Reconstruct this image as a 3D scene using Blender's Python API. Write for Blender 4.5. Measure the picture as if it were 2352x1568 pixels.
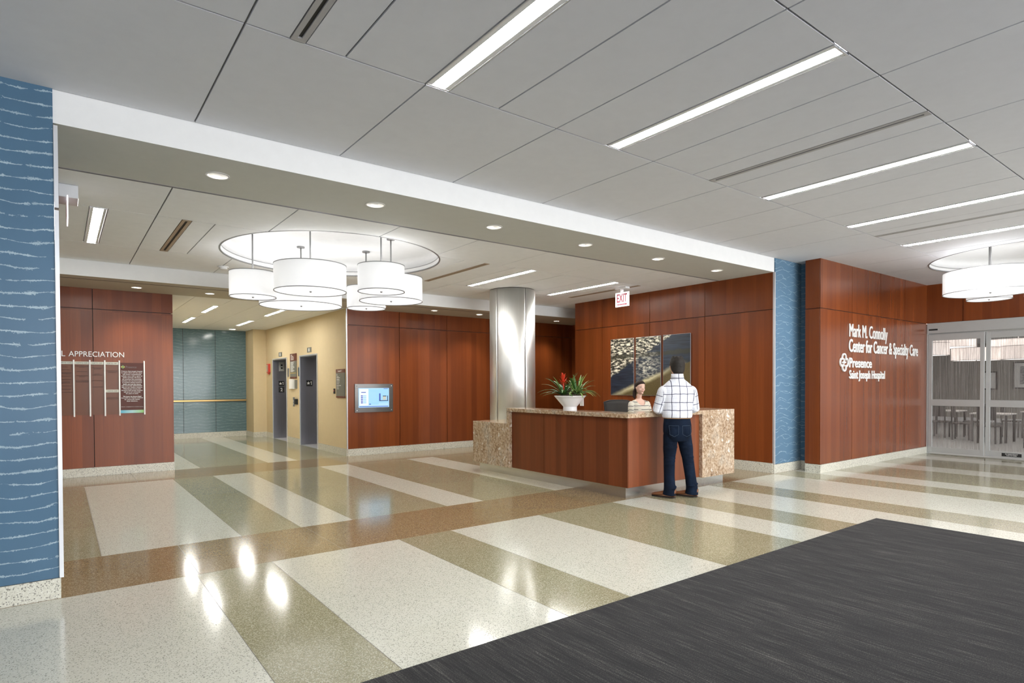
import bpy, bmesh, math, random
from math import sin, cos, pi, radians as R, hypot
from mathutils import Vector, Matrix, Euler
random.seed(7)
D = bpy.data
for o in list(D.objects): D.objects.remove(o)
SC = bpy.context.scene
COL = SC.collection
S = 0.94                     # plan units -> metres (everything is scaled once at the end)

# ------------------------------------------------------------------ camera, world, exposure
cam_d = D.cameras.new('camera'); cam = D.objects.new('camera', cam_d); COL.objects.link(cam)
SC.camera = cam
F_PX, YAW, PITCH, ROLL, CY = 1374.357, 37.08658, -0.81531, -0.20995, 902.295
cam_d.sensor_width = 36.0; cam_d.lens = F_PX/2352*36.0
cam_d.shift_y = (CY-784)/2352.0; cam_d.clip_start = 0.05; cam_d.clip_end = 200
_y, _p, _r = R(YAW), R(PITCH), R(ROLL)
_f = Vector((sin(_y)*cos(_p), cos(_y)*cos(_p), sin(_p))); _rt = Vector((cos(_y), -sin(_y), 0)); _up = _rt.cross(_f)
_R = cos(_r)*_rt + sin(_r)*_up; _U = -sin(_r)*_rt + cos(_r)*_up
cam.matrix_world = Matrix(((_R.x,_U.x,-_f.x,0),(_R.y,_U.y,-_f.y,0),(_R.z,_U.z,-_f.z,1.6),(0,0,0,1)))

W = D.worlds.new('world'); SC.world = W; W.use_nodes = True
_bg = W.node_tree.nodes['Background']; _bg.inputs[0].default_value = (0.93, 0.965, 1.0, 1); _bg.inputs[1].default_value = 1.0
SC.view_settings.view_transform = 'Standard'; SC.view_settings.look = 'None'
SC.view_settings.exposure = 1.7; SC.view_settings.gamma = 1.0; SC.view_settings.use_curve_mapping = False

P_LIN, P_LINB, P_PEND, P_DOWN, P_CAFE = 26.0, 30.0, 1.0, 7.0, 1.0   # lamp strengths

# ------------------------------------------------------------------ material helpers
def nt(name):
    m = D.materials.new(name); m.use_nodes = True
    n = m.node_tree; b = n.nodes['Principled BSDF']
    return m, n, b
def nd(n, t, **kw):
    x = n.nodes.new(t)
    for k, v in kw.items():
        if k[0] == 'i' and k[1:].isdigit(): x.inputs[int(k[1:])].default_value = v
        else: setattr(x, k, v)
    return x
def ln(n, a, b): n.links.new(a, b)
def mathn(n, op, a, b=None, c=None):
    x = nd(n, 'ShaderNodeMath', operation=op)
    for i, v in enumerate((a, b, c)):
        if v is None: continue
        if hasattr(v, 'links'): ln(n, v, x.inputs[i])
        else: x.inputs[i].default_value = v
    return x.outputs[0]
def mixc(n, f, a, b, mode='MIX'):
    x = nd(n, 'ShaderNodeMix', data_type='RGBA', blend_type=mode)
    for i, v in ((0, f), (6, a), (7, b)):
        if hasattr(v, 'links'): ln(n, v, x.inputs[i])
        else: x.inputs[i].default_value = v if i == 0 else (*v, 1)
    return x.outputs[2]
def ramp(n, fac, stops):
    x = nd(n, 'ShaderNodeValToRGB'); e = x.color_ramp.elements
    while len(e) < len(stops): e.new(0.5)
    for k, (p, c) in enumerate(stops): e[k].position = p; e[k].color = (*c, 1) if len(c) == 3 else c
    ln(n, fac, x.inputs[0]); return x.outputs[0]
def geo(n):
    g = nd(n, 'ShaderNodeNewGeometry'); s = nd(n, 'ShaderNodeSeparateXYZ'); ln(n, g.outputs['Position'], s.inputs[0])
    return g.outputs['Position'], s.outputs[0], s.outputs[1], s.outputs[2]
def vec(n, x, y, z):
    c = nd(n, 'ShaderNodeCombineXYZ')
    for i, v in enumerate((x, y, z)):
        if hasattr(v, 'links'): ln(n, v, c.inputs[i])
        else: c.inputs[i].default_value = v
    return c.outputs[0]
def noise(n, v, scale, detail=4, rough=.55, out=0):
    x = nd(n, 'ShaderNodeTexNoise'); x.inputs['Scale'].default_value = scale; x.inputs['Detail'].default_value = detail
    x.inputs['Roughness'].default_value = rough
    ln(n, v, x.inputs['Vector']); return x.outputs[out]
def plain(name, col, rough=.5, metal=0., emit=None, estr=0., **kw):
    m, n, b = nt(name)
    b.inputs['Roughness'].default_value = rough; b.inputs['Metallic'].default_value = metal
    if emit:
        b.inputs['Emission Color'].default_value = (*emit, 1); b.inputs['Emission Strength'].default_value = estr
    for k, v in kw.items(): b.inputs[k.replace('_', ' ')].default_value = v
    pos = geo(n)[0]                      # a faint procedural mottling so that no surface is dead flat
    f = noise(n, pos, 9.0, 3)
    c = mixc(n, f, tuple(x*0.96 for x in col), tuple(min(1, x*1.04) for x in col))
    ln(n, c, b.inputs['Base Color'])
    return m
def wood(name, ax, w=.145, base=((.125,.027,.0065),(.255,.064,.0145)), rough=.30, gl=.26, coat=.05):
    m, n, b = nt(name)
    pos, x, y, z = geo(n); u = x if ax == 'x' else y; o = y if ax == 'x' else x
    pl = mathn(n, 'FLOOR', mathn(n, 'DIVIDE', u, w))
    wn = nd(n, 'ShaderNodeTexWhiteNoise', noise_dimensions='2D')
    zrow = mathn(n, 'GREATER_THAN', z, 2.75)
    ln(n, vec(n, pl, zrow, 0), wn.inputs['Vector'])
    c1 = mixc(n, wn.outputs[0], base[0], base[1])
    fr = mathn(n, 'FRACT', mathn(n, 'DIVIDE', u, w))
    g = noise(n, vec(n, mathn(n, 'MULTIPLY', u, 60), mathn(n, 'MULTIPLY', o, 60), mathn(n, 'MULTIPLY', z, 1.6)), 1.0, 5, .6)
    g2 = noise(n, vec(n, mathn(n, 'MULTIPLY', u, 7), mathn(n, 'MULTIPLY', o, 7), mathn(n, 'MULTIPLY', z, .35)), 1.0, 3, .5)
    c2 = mixc(n, mathn(n, 'MULTIPLY', g, .85), c1, tuple(v*.72 for v in base[0]))
    c3 = mixc(n, mathn(n, 'MULTIPLY', g2, .5), c2, tuple(v*1.25 for v in base[1]))
    ed = mathn(n, 'LESS_THAN', fr, .03)
    c4 = mixc(n, mathn(n, 'MULTIPLY', ed, .3), c3, (.10,.025,.012))
    ln(n, c4, b.inputs['Base Color'])
    b.inputs['Roughness'].default_value = rough; b.inputs['Specular IOR Level'].default_value = gl; b.inputs['Coat Weight'].default_value = coat; b.inputs['Coat Roughness'].default_value = .2
    return m
def terrazzo(name, base, chips, rough=.12, scale=95, amount=.5, darkp=.0):
    m, n, b = nt(name)
    pos = geo(n)[0]
    v = nd(n, 'ShaderNodeTexVoronoi'); v.inputs['Scale'].default_value = scale; ln(n, pos, v.inputs['Vector'])
    sp = nd(n, 'ShaderNodeSeparateXYZ'); ln(n, v.outputs['Color'], sp.inputs[0])
    col = base
    c = mixc(n, mathn(n, 'MULTIPLY', mathn(n, 'GREATER_THAN', sp.outputs[0], 1-amount*.5), .55), base, chips[0])
    c = mixc(n, mathn(n, 'MULTIPLY', mathn(n, 'GREATER_THAN', sp.outputs[1], 1-amount*.35), .6), c, chips[1])
    c = mixc(n, mathn(n, 'MULTIPLY', mathn(n, 'GREATER_THAN', sp.outputs[2], 1-amount*.3), .75), c, chips[2])
    big = noise(n, pos, 1.3, 3)
    c = mixc(n, mathn(n, 'MULTIPLY', big, .16), c, tuple(q*.8 for q in base))
    ln(n, c, b.inputs['Base Color'])
    b.inputs['Roughness'].default_value = rough; b.inputs['Specular IOR Level'].default_value = .5
    return m
def granite(name):
    m, n, b = nt(name); pos = geo(n)[0]
    wv = nd(n, 'ShaderNodeTexNoise'); wv.inputs['Scale'].default_value = 3.0; ln(n, pos, wv.inputs['Vector'])
    va = nd(n, 'ShaderNodeVectorMath', operation='MULTIPLY_ADD'); ln(n, wv.outputs['Color'], va.inputs[0]); va.inputs[1].default_value = (.10,.10,.10); ln(n, pos, va.inputs[2]); wp = va.outputs[0]
    a = noise(n, wp, 4.0, 6, .6); f = noise(n, wp, 26, 8, .72)
    c = ramp(n, a, [(.34,(.20,.105,.05)),(.44,(.40,.26,.155)),(.54,(.50,.37,.26)),(.64,(.40,.37,.32)),(.74,(.60,.55,.47))])
    c2 = ramp(n, f, [(.36,(.050,.032,.022)),(.44,(.25,.16,.09)),(.50,(.48,.35,.23)),(.58,(.62,.50,.37)),(.68,(.84,.80,.72))])
    c3 = mixc(n, .55, c, c2); g_ = noise(n, pos, 120, 3, .7)
    c4 = mixc(n, mathn(n, 'MULTIPLY', mathn(n, 'GREATER_THAN', g_, .60), .45), c3, (.10,.065,.04))
    blot = mathn(n, 'GREATER_THAN', noise(n, wp, 11, 5), .655)
    c5 = mixc(n, mathn(n, 'MULTIPLY', blot, .75), c4, (.80,.77,.70))
    ln(n, c5, b.inputs['Base Color']); b.inputs['Roughness'].default_value = .12
    return m
def waves(name, base, line, ax='x', sp=.105, amp=.024, per=.62, rough=.12, wid=.10, fam2=True, mix=.75):
    m, n, b = nt(name); pos, x, y, z = geo(n); u = x if ax == 'x' else y
    tot = None
    for k, (ph, pp) in enumerate(((0.0, per), (1.9, per*1.31))[:2 if fam2 else 1]):
        wob = noise(n, vec(n, mathn(n, 'MULTIPLY', u, 2.2), 3.7*k, mathn(n, 'MULTIPLY', z, 5.0)), 1.0, 2)
        s_ = mathn(n, 'SINE', mathn(n, 'ADD', mathn(n, 'MULTIPLY', u, 2*pi/pp), mathn(n, 'ADD', mathn(n, 'MULTIPLY', wob, 7.0), ph)))
        zz = mathn(n, 'ADD', mathn(n, 'ADD', z, mathn(n, 'MULTIPLY', s_, amp)), .05*k)
        fr = mathn(n, 'FRACT', mathn(n, 'DIVIDE', zz, sp*(1+.13*k)))
        d = mathn(n, 'ABSOLUTE', mathn(n, 'SUBTRACT', fr, .5))
        jag = noise(n, vec(n, mathn(n, 'MULTIPLY', u, 95), 0.0, mathn(n, 'MULTIPLY', z, 95)), 1.0, 3, .7)
        big = noise(n, vec(n, mathn(n, 'MULTIPLY', u, 11), 4.0+k, mathn(n, 'MULTIPLY', z, 9)), 1.0, 2)
        wline = mathn(n, 'LESS_THAN', d, mathn(n, 'MULTIPLY', mathn(n, 'MULTIPLY', mathn(n, 'POWER', mathn(n, 'MULTIPLY', jag, 2.0), 3.0), mathn(n, 'POWER', mathn(n, 'MULTIPLY', big, 2.0), 2.5)), wid*.55))
        br = noise(n, vec(n, mathn(n, 'MULTIPLY', u, 9), 1.3*k, mathn(n, 'MULTIPLY', z, 14)), 1.0, 3)
        l = mathn(n, 'MULTIPLY', wline, mathn(n, 'MULTIPLY', mathn(n, 'GREATER_THAN', br, .40), mathn(n, 'MULTIPLY', br, 1.4)))
        tot = l if tot is None else mathn(n, 'MAXIMUM', tot, l)
    cloud = noise(n, vec(n, mathn(n, 'MULTIPLY', u, 1.5), 0, mathn(n, 'MULTIPLY', z, 1.5)), 1.0, 3)
    c0 = mixc(n, cloud, tuple(q*.85 for q in base), tuple(q*1.18 for q in base))
    c = mixc(n, mathn(n, 'MULTIPLY', tot, mix), c0, line)
    ln(n, c, b.inputs['Base Color']); b.inputs['Roughness'].default_value = rough
    b.inputs['Coat Weight'].default_value = .06; b.inputs['Coat Roughness'].default_value = .08; b.inputs['Specular IOR Level'].default_value = .3
    return m
def carpet_mat(name):
    m, n, b = nt(name); pos, x, y, z = geo(n)
    s1 = noise(n, vec(n, mathn(n, 'MULTIPLY', x, 75), mathn(n, 'MULTIPLY', y, 3.0), 0), 1.0, 4, .7)
    s2 = noise(n, vec(n, mathn(n, 'MULTIPLY', x, 8), mathn(n, 'MULTIPLY', y, .8), 2), 1.0, 3, .6)
    gr = noise(n, pos, 150, 3, .85)
    f = mathn(n, 'ADD', mathn(n, 'ADD', mathn(n, 'MULTIPLY', s1, .55), mathn(n, 'MULTIPLY', s2, .25)), mathn(n, 'MULTIPLY', gr, .75))
    c = ramp(n, f, [(.60,(.0055,.0055,.0062)),(.76,(.0155,.015,.0158)),(.86,(.042,.040,.039)),(.97,(.15,.14,.125))])
    ln(n, c, b.inputs['Base Color']); b.inputs['Roughness'].default_value = .95
    bp = nd(n, 'ShaderNodeBump'); bp.inputs['Strength'].default_value = .5; bp.inputs['Distance'].default_value = .004
    ln(n, f, bp.inputs['Height']); ln(n, bp.outputs[0], b.inputs['Normal'])
    return m
def steel(name, col=(.62,.62,.60), rough=.28, ax='z'):
    m, n, b = nt(name); pos, x, y, z = geo(n)
    k = {'z': (120,120,1.2), 'x': (1.2,1.2,120)}[ax]
    f = noise(n, vec(n, mathn(n, 'MULTIPLY', x, k[0]), mathn(n, 'MULTIPLY', y, k[1]), mathn(n, 'MULTIPLY', z, k[2])), 1.0, 3)
    ln(n, mixc(n, f, tuple(q*.88 for q in col), tuple(min(1,q*1.1) for q in col)), b.inputs['Base Color'])
    b.inputs['Metallic'].default_value = 1.0
    ln(n, mathn(n, 'ADD', mathn(n, 'MULTIPLY', f, .12), rough-.06), b.inputs['Roughness'])
    return m
def emis(name, col, s, base=.8):
    m, n, b = nt(name); b.inputs['Base Color'].default_value = (base,base,base,1)
    b.inputs['Emission Color'].default_value = (*col,1); b.inputs['Emission Strength'].default_value = s
    b.inputs['Roughness'].default_value = .5
    return m

M = {}
M['wx'] = wood('wood_veneer', 'x'); M['wy'] = wood('wood_veneer_side', 'y'); M['wxs'] = wood('wood_veneer_polished', 'x', .16, rough=.26, gl=.5, coat=.35)
M['wdx'] = wood('desk_veneer', 'x', .12, ((.11,.028,.009),(.25,.070,.025)), gl=.5, coat=.3); M['wdy'] = wood('desk_veneer_side', 'y', .12, ((.10,.025,.008),(.235,.064,.021)))
M['joint'] = plain('dark_joint', (.030,.012,.009), .6)
M['tw'] = terrazzo('terrazzo_white', (.615,.605,.515), ((.50,.50,.43),(.74,.73,.66),(.22,.21,.17)), amount=.34, scale=190)
M['to'] = terrazzo('terrazzo_olive', (.285,.262,.158), ((.17,.15,.090),(.42,.395,.28),(.52,.50,.38)), amount=.6, scale=190)
M['tb'] = terrazzo('terrazzo_brown', (.235,.172,.088), ((.13,.080,.034),(.36,.25,.13),(.46,.38,.25)), amount=.7, scale=190)
M['tdiv'] = plain('zinc_divider', (.22,.20,.17), .4)
M['base'] = terrazzo('terrazzo_base', (.66,.64,.55), ((.42,.40,.33),(.80,.79,.72),(.05,.045,.04)), rough=.3, scale=150, amount=.40)
M['ceil'] = plain('ceiling_white', (.67,.68,.72), .85)
M['ceil2'] = plain('ceiling_white_back', (.85,.86,.87), .85)
M['groove'] = plain('ceiling_groove', (.20,.20,.20), .8)
M['white'] = plain('painted_white', (.80,.80,.80), .7)
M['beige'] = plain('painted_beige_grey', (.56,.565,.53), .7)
M['taupe'] = plain('painted_taupe', (.50,.46,.38), .7)
M['tan'] = plain('tan_paint', (.64,.52,.32), .75)
M['alu'] = plain('satin_aluminium', (.50,.515,.51), .38, .35)
M['alup'] = plain('aluminium_trim', (.66,.67,.70), .35, .6)
M['steel'] = steel('brushed_steel', (.80,.80,.785), .42)
M['dsteel'] = steel('dark_brushed_steel', (.40,.40,.44), .36)
M['kick'] = plain('kick_plate_steel', (.60,.60,.58), .24, .9)
M['black'] = plain('black_matte', (.012,.012,.012), .6)
M['gran'] = granite('granite')
M['blue'] = waves('blue_wave_glass', (.075,.150,.235), (.50,.62,.68), sp=.088, amp=.016, per=.70, wid=.085, fam2=False, mix=.75, rough=.3)
M['blue2'] = waves('blue_wave_glass_narrow', (.115,.205,.300), (.42,.56,.66), sp=.13, amp=.03, per=.42, wid=.032, rough=.25)
M['bluer'] = waves('blue_wave_glass_return', (.075,.150,.235), (.30,.40,.48), 'y', wid=.05)
M['teal'] = waves('teal_wave_glass', (.115,.185,.205), (.33,.43,.42), sp=.085, amp=.018, per=.5, wid=.06, mix=.6)
M['bronze'] = plain('bronze_rail', (.45,.30,.12), .3, .8)
M['carpet'] = carpet_mat('ribbed_carpet')
M['lin'] = emis('tube_diffuser', (1,1,.99), P_LIN); M['linb'] = emis('tube_diffuser_back', (1,.985,.94), P_LINB)
M['flash'] = emis('lamp_lens', (1,.97,.90), P_DOWN)
M['shade'] = emis('shade_fabric', (1,1,1), P_PEND*.12); M['shade'].node_tree.nodes['Principled BSDF'].inputs['Base Color'].default_value = (.8,.8,.8,1)
M['diff'] = emis('shade_diffuser', (1,1,1), P_PEND*.34)
M['rim'] = plain('shade_rim_grey', (.28,.28,.28), .4, .5)
M['screen'] = emis('screen_blue', (.42,.68,1.0), 0.36, .02)
M['scr_w'] = emis('screen_white', (.80,.86,1.0), 0.34, .02); M['scr_b'] = emis('screen_dark_blue', (.05,.12,.70), 0.20, .02)
M['scr_d'] = emis('screen_navy', (.02,.06,.16), 0.15, .02); M['scr_c'] = emis('screen_cyan', (.34,.66,1.0), 0.34, .02); M['scr_y'] = emis('screen_cream', (.75,.78,.66), 0.25, .02)
M['sgreen'] = plain('sign_grey', (.17,.17,.145), .5); M['sbrown'] = plain('sign_brown', (.16,.045,.025), .45); M['swht'] = plain('sign_white', (.82,.82,.80), .5)
M['red'] = plain('alarm_red', (.55,.05,.03), .4); M['exitred'] = plain('exit_red', (.20,.0,.018), .6)
M['exitw'] = emis('exit_white', (1,.94,.98), .30, .3)
M['pot'] = plain('glazed_white', (.82,.82,.83), .22); M['moss'] = plain('grey_moss', (.12,.095,.07), .95)

# ------------------------------------------------------------------ mesh builder
ROOT = {}
class MB:
    def __init__(s): s.v = []; s.f = []; s.m = []; s.sm = []
    def add(s, vs, fs, mat=0, smooth=False):
        k = len(s.v); s.v += [tuple(v) for v in vs]
        for f in fs: s.f.append(tuple(k+i for i in f)); s.m.append(mat); s.sm.append(smooth)
        return s
    def box(s, x0, x1, y0, y1, z0, z1, mat=0):
        x0, x1 = min(x0,x1), max(x0,x1); y0, y1 = min(y0,y1), max(y0,y1); z0, z1 = min(z0,z1), max(z0,z1)
        v = [(x,y,z) for z in (z0,z1) for y in (y0,y1) for x in (x0,x1)]
        return s.add(v, [(0,2,3,1),(4,5,7,6),(0,1,5,4),(2,6,7,3),(0,4,6,2),(1,3,7,5)], mat)
    def quad(s, a, b, c, d, mat=0): return s.add([a,b,c,d], [(0,1,2,3)], mat)
    def lathe(s, prof, cx=0, cy=0, seg=48, mat=0, smooth=True, cap=True):
        vs = []; fs = []
        for r, z in prof: vs += [(cx+r*cos(2*pi*i/seg), cy+r*sin(2*pi*i/seg), z) for i in range(seg)]
        for k in range(len(prof)-1):
            for i in range(seg):
                j = (i+1) % seg; fs.append((k*seg+i, k*seg+j, (k+1)*seg+j, (k+1)*seg+i))
        s.add(vs, fs, mat, smooth)
        if cap:
            n = len(s.v)-len(vs); L = (len(prof)-1)*seg
            s.f.append(tuple(n+i for i in range(seg))[::-1]); s.m.append(mat); s.sm.append(False)
            s.f.append(tuple(n+L+i for i in range(seg))); s.m.append(mat); s.sm.append(False)
        return s
    def cyl(s, a, b, r, r2=None, seg=16, mat=0, smooth=True):
        return s.tube([a, b], [r, r if r2 is None else r2], seg, mat, smooth)
    def tube(s, pts, rad, seg=12, mat=0, smooth=True, flat=1.0, up=None):
        pts = [Vector(p) for p in pts]; n = len(pts)
        if not isinstance(rad, (list, tuple)): rad = [rad]*n
        vs = []; fs = []; ref = None
        for i, p in enumerate(pts):
            t = (pts[min(i+1,n-1)]-pts[max(i-1,0)]).normalized()
            if ref is None:
                ref = Vector(up) if up else (Vector((0,0,1)) if abs(t.z) < .9 else Vector((1,0,0)))
            a = (ref - ref.dot(t)*t).normalized(); b = t.cross(a); ref = a
            r = rad[i]; ra, rb = (r if isinstance(r, tuple) else (r*flat, r))
            vs += [tuple(p + a*ra*cos(2*pi*k/seg) + b*rb*sin(2*pi*k/seg)) for k in range(seg)]
        for i in range(n-1):
            for k in range(seg):
                j = (k+1) % seg; fs.append((i*seg+k, i*seg+j, (i+1)*seg+j, (i+1)*seg+k))
        fs.append(tuple(range(seg))[::-1]); fs.append(tuple((n-1)*seg+k for k in range(seg)))
        return s.add(vs, fs, mat, smooth)
    def rings(s, rg, seg=28, mat=0, axis='z', pw=1.0):
        # rg: (h, cx, cy, rx, ry) stacked ellipses
        vs = []; fs = []
        for h, cx, cy, rx, ry in rg:
            for k in range(seg):
                a = 2*pi*k/seg; ca, sa = cos(a), sin(a)
                if pw != 1: ca = math.copysign(abs(ca)**pw, ca); sa = math.copysign(abs(sa)**pw, sa)
                p = (cx+rx*ca, cy+ry*sa, h) if axis == 'z' else (cx+rx*ca, h, cy+ry*sa)
                vs.append(p)
        for i in range(len(rg)-1):
            for k in range(seg):
                j = (k+1) % seg; fs.append((i*seg+k, i*seg+j, (i+1)*seg+j, (i+1)*seg+k))
        fs.append(tuple(range(seg))[::-1]); fs.append(tuple((len(rg)-1)*seg+k for k in range(seg)))
        return s.add(vs, fs, mat, True)
    def sph(s, c, r, seg=16, mat=0):
        if not isinstance(r, tuple): r = (r,r,r)
        n = seg//2; rg = []
        vs = []; fs = []
        for i in range(n+1):
            t = pi*(i+.001)/(n+.002)
            for k in range(seg):
                a = 2*pi*k/seg; vs.append((c[0]+r[0]*sin(t)*cos(a), c[1]+r[1]*sin(t)*sin(a), c[2]-r[2]*cos(t)))
        for i in range(n):
            for k in range(seg):
                j = (k+1) % seg; fs.append((i*seg+k, i*seg+j, (i+1)*seg+j, (i+1)*seg+k))
        fs.append(tuple(range(seg))[::-1]); fs.append(tuple(n*seg+k for k in range(seg)))
        return s.add(vs, fs, mat, True)
    def poly(s, pts2, f3, th, mat=0):
        # extruded polygon: f3 maps (u,v,w) to 3d, w = 0..th
        n = len(pts2); vs = [f3(u,v,0) for u,v in pts2]+[f3(u,v,th) for u,v in pts2]
        fs = [tuple(range(n)), tuple(range(n,2*n))[::-1]]+[(i,n+i,n+(i+1)%n,(i+1)%n) for i in range(n)]
        return s.add(vs, fs, mat)
    def mesh(s, name, mats, off=(0,0,0), flip=True):
        me = D.meshes.new(name)
        me.from_pydata([(a-off[0],b-off[1],c-off[2]) for a,b,c in s.v], [], s.f)
        for m in mats: me.materials.append(M[m] if isinstance(m, str) else m)
        me.polygons.foreach_set('material_index', s.m); me.polygons.foreach_set('use_smooth', s.sm)
        if flip:
            bm = bmesh.new(); bm.from_mesh(me); bmesh.ops.recalc_face_normals(bm, faces=bm.faces); bm.to_mesh(me); bm.free()
        me.update(); return me
def link(name, me, parent=None, loc=(0,0,0)):
    o = D.objects.new(name, me); COL.objects.link(o)
    if parent: o.parent = parent; ROOT[o] = ROOT[parent]
    else: o.location = loc; ROOT[o] = tuple(loc)
    return o
def part(name, mb, mats, parent, bevel=0, label=None, seg=2):
    if not isinstance(mats, list): mats = [mats]
    o = link(name, mb.mesh(name, mats, ROOT[parent]), parent)
    bev(o, bevel, seg)
    if label: o['label'] = label
    return o
def bev(o, w, seg=2):
    if w:
        b = o.modifiers.new('bevel', 'BEVEL'); b.width = w*S; b.segments = seg; b.limit_method = 'ANGLE'; b.angle_limit = R(40)
def thing(name, label, cat, loc, group=None):
    o = D.objects.new(name, None); COL.objects.link(o); o.location = loc; o.empty_display_size = .1; ROOT[o] = tuple(loc)
    o['label'] = label; o['category'] = cat
    if group: o['group'] = group
    return o
def solid(name, mb, mats, label, cat, loc=(0,0,0), group=None, bevel=0, seg=2):
    if not isinstance(mats, list): mats = [mats]
    o = link(name, mb.mesh(name, mats, loc), None, loc); bev(o, bevel, seg)
    o['label'] = label; o['category'] = cat
    if group: o['group'] = group
    return o
def struct(name, mb, mats, parent=None, bevel=0):
    if not isinstance(mats, list): mats = [mats]
    o = link(name, mb.mesh(name, mats, ROOT[parent] if parent else (0,0,0)), parent); bev(o, bevel)
    if not parent: o['kind'] = 'structure'
    return o
def copy_tree(o, parent=None):
    c = o.copy(); COL.objects.link(c); ROOT[c] = ROOT[o]
    if parent: c.parent = parent
    for ch in [q for q in D.objects if q.parent == o]: copy_tree(ch, c)
    return c
def dup(o, loc, label, rz=None):
    c = copy_tree(o); c.location = loc; c['label'] = label
    if rz is not None: c.rotation_euler = (0,0,rz)
    return c
def cut(o, mb):
    c = link('cutter', mb.mesh('cutter', ['white']))
    md = o.modifiers.new('cut', 'BOOLEAN'); md.operation = 'DIFFERENCE'; md.object = c; md.solver = 'EXACT'
    bpy.context.view_layer.update(); dg = bpy.context.evaluated_depsgraph_get()
    me = D.meshes.new_from_object(o.evaluated_get(dg)); me.name = o.data.name
    o.modifiers.remove(md); old = o.data; o.data = me; D.meshes.remove(old)
    D.objects.remove(c)
_tc = {}
def text_mb(mb, s, f3, x0, x1, y0, y1, th, mat=0, bold=0.0, align=None, keepw=False):
    """lettering fitted to the box x0..x1, y0..y1 and stood off by th; f3(u,v,w) -> 3d"""
    key = (s, bold)
    if key not in _tc:
        cu = D.curves.new('t', 'FONT'); cu.body = s; cu.size = 1; cu.offset = bold; cu.resolution_u = 3; cu.extrude = .05
        o = D.objects.new('t', cu); COL.objects.link(o); bpy.context.view_layer.update()
        me = D.meshes.new_from_object(o.evaluated_get(bpy.context.evaluated_depsgraph_get()))
        _tc[key] = ([tuple(v.co) for v in me.vertices], [tuple(p.vertices) for p in me.polygons])
        D.objects.remove(o); D.curves.remove(cu); D.meshes.remove(me)
    vs, fs = _tc[key]
    if not vs: return
    a0 = min(v[0] for v in vs); a1 = max(v[0] for v in vs); b0 = min(v[1] for v in vs); b1 = max(v[1] for v in vs)
    sy = (y1-y0)/(b1-b0); sx = (x1-x0)/(a1-a0)
    if keepw:
        sx = min(sx, sy*.95); w = (a1-a0)*sx; xo = (x0+x1-w)/2 if align == 'c' else x0
    else: xo = x0
    mb.add([f3(xo+(v[0]-a0)*sx, y0+(v[1]-b0)*sy, (v[2]+.05)/.1*th) for v in vs], fs, mat)
def WY(y0): return lambda u, v, w: (u, y0-w, v)            # wall facing -Y
def WX(x0): return lambda u, v, w: (x0-w, -u, v)           # wall facing -X, u = -Y

# ------------------------------------------------------------------ floor
XF = [(-3,-2.24,1),(-2.24,-.98,0),(-.98,-.36,1),(-.36,.905,0),(.905,1.52,1),(1.52,2.785,0),(2.785,3.415,1),(3.415,4.665,0),(4.665,5.965,1),(5.965,6.6,0),
      (6.6,7.22,1),(7.22,8.14,0),(8.14,8.775,1),(8.775,10.05,0),(10.05,10.71,1),(10.71,11.34,0),(11.34,12.57,1),(12.57,13.25,0),(13.25,14.55,1),(14.55,15.13,0),(15.13,15.95,1)]
XM = [(-3,.296,1),(.296,1.524,0),(1.524,2.155,1),(2.155,2.765,0),(2.765,4.06,1),(4.06,4.64,0),(4.64,5.955,1),(5.955,6.59,0),(6.59,7.86,1),(7.86,8.5,0),(8.5,12.2,1)]
XL = [(1.5,2.165,0),(2.165,3.43,1),(3.43,4.03,0),(4.03,5.9,1)]
fl = MB(); g = .0025
def zone(y0, y1, xs):
    for x0, x1, m in xs: fl.box(x0+g, x1-g, y0+g, y1-g, -.03, 0, m)
zone(-8, 5.64, XF); zone(5.64, 6.80, [(-3,.93,2),(.93,2.19,2),(2.19,12.2,2)]); zone(6.80, 11.66, XM)
zone(11.66, 12.92, [(-3,1.02,2),(1.02,3.42,2),(3.42,12.2,2)]); zone(12.92, 20.6, XL)
fl.box(-3, 15.95, -8, 13.1, -.06, -.001, 3); fl.box(1.5, 5.9, 13.1, 20.6, -.06, -.001, 3)
fl.box(15.95, 31, -6, 14, -.06, 0, 4)
M['cafef'] = plain('cafe_floor_grey', (.28,.28,.27), .45)
struct('floor', fl, ['tw','to','tb','tdiv','cafef'])

# ------------------------------------------------------------------ entrance carpet
solid('entrance_mat', MB().box(-2.5, 7.68, -7, 3.03, 0, .007), 'carpet', 'large dark grey ribbed entrance carpet in the right foreground', 'mat', (2.6,-2,0))

# ------------------------------------------------------------------ walls
def wood_wall(name, ax, c, u0, u1, z0, z1, ujs, zj, th=.02, face=-1, back=.10, vm=None, ends=True):
    """panelled wall: panels with dark joints standing on a terrazzo base; ax = direction it runs along"""
    mb = MB(); gap = .006; us = [u0]+sorted(ujs)+[u1]; zs = [z0]+([zj] if zj else [])+[z1]
    def bx(a, b, d0, d1, e, f, m):
        if ax == 'x': mb.box(a, b, c-face*d0, c-face*d1, e, f, m)
        else: mb.box(c-face*d0, c-face*d1, a, b, e, f, m)
    for i in range(len(us)-1):
        for k in range(len(zs)-1):
            bx(us[i]+(gap if i else 0), us[i+1]-(gap if i < len(us)-2 else 0), 0, th, zs[k]+(gap if k else 0), zs[k+1]-(gap if k < len(zs)-2 else 0), 0)
    bx(u0+.025, u1-.025, th+.0005, back, z0, z1, 1)
    if z0 < .3: bx(u0-(.004 if ends else 0), u1+(.004 if ends else 0), -.012, back, 0, z0-.003, 2)
    return struct(name, mb, [vm or ('wx' if ax == 'x' else 'wy'), 'joint', 'base'])
wood_wall('wall_donor', 'x', 12.954, -3, 1.725, .155, 3.36, [-.8,.48], 2.965)
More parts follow.
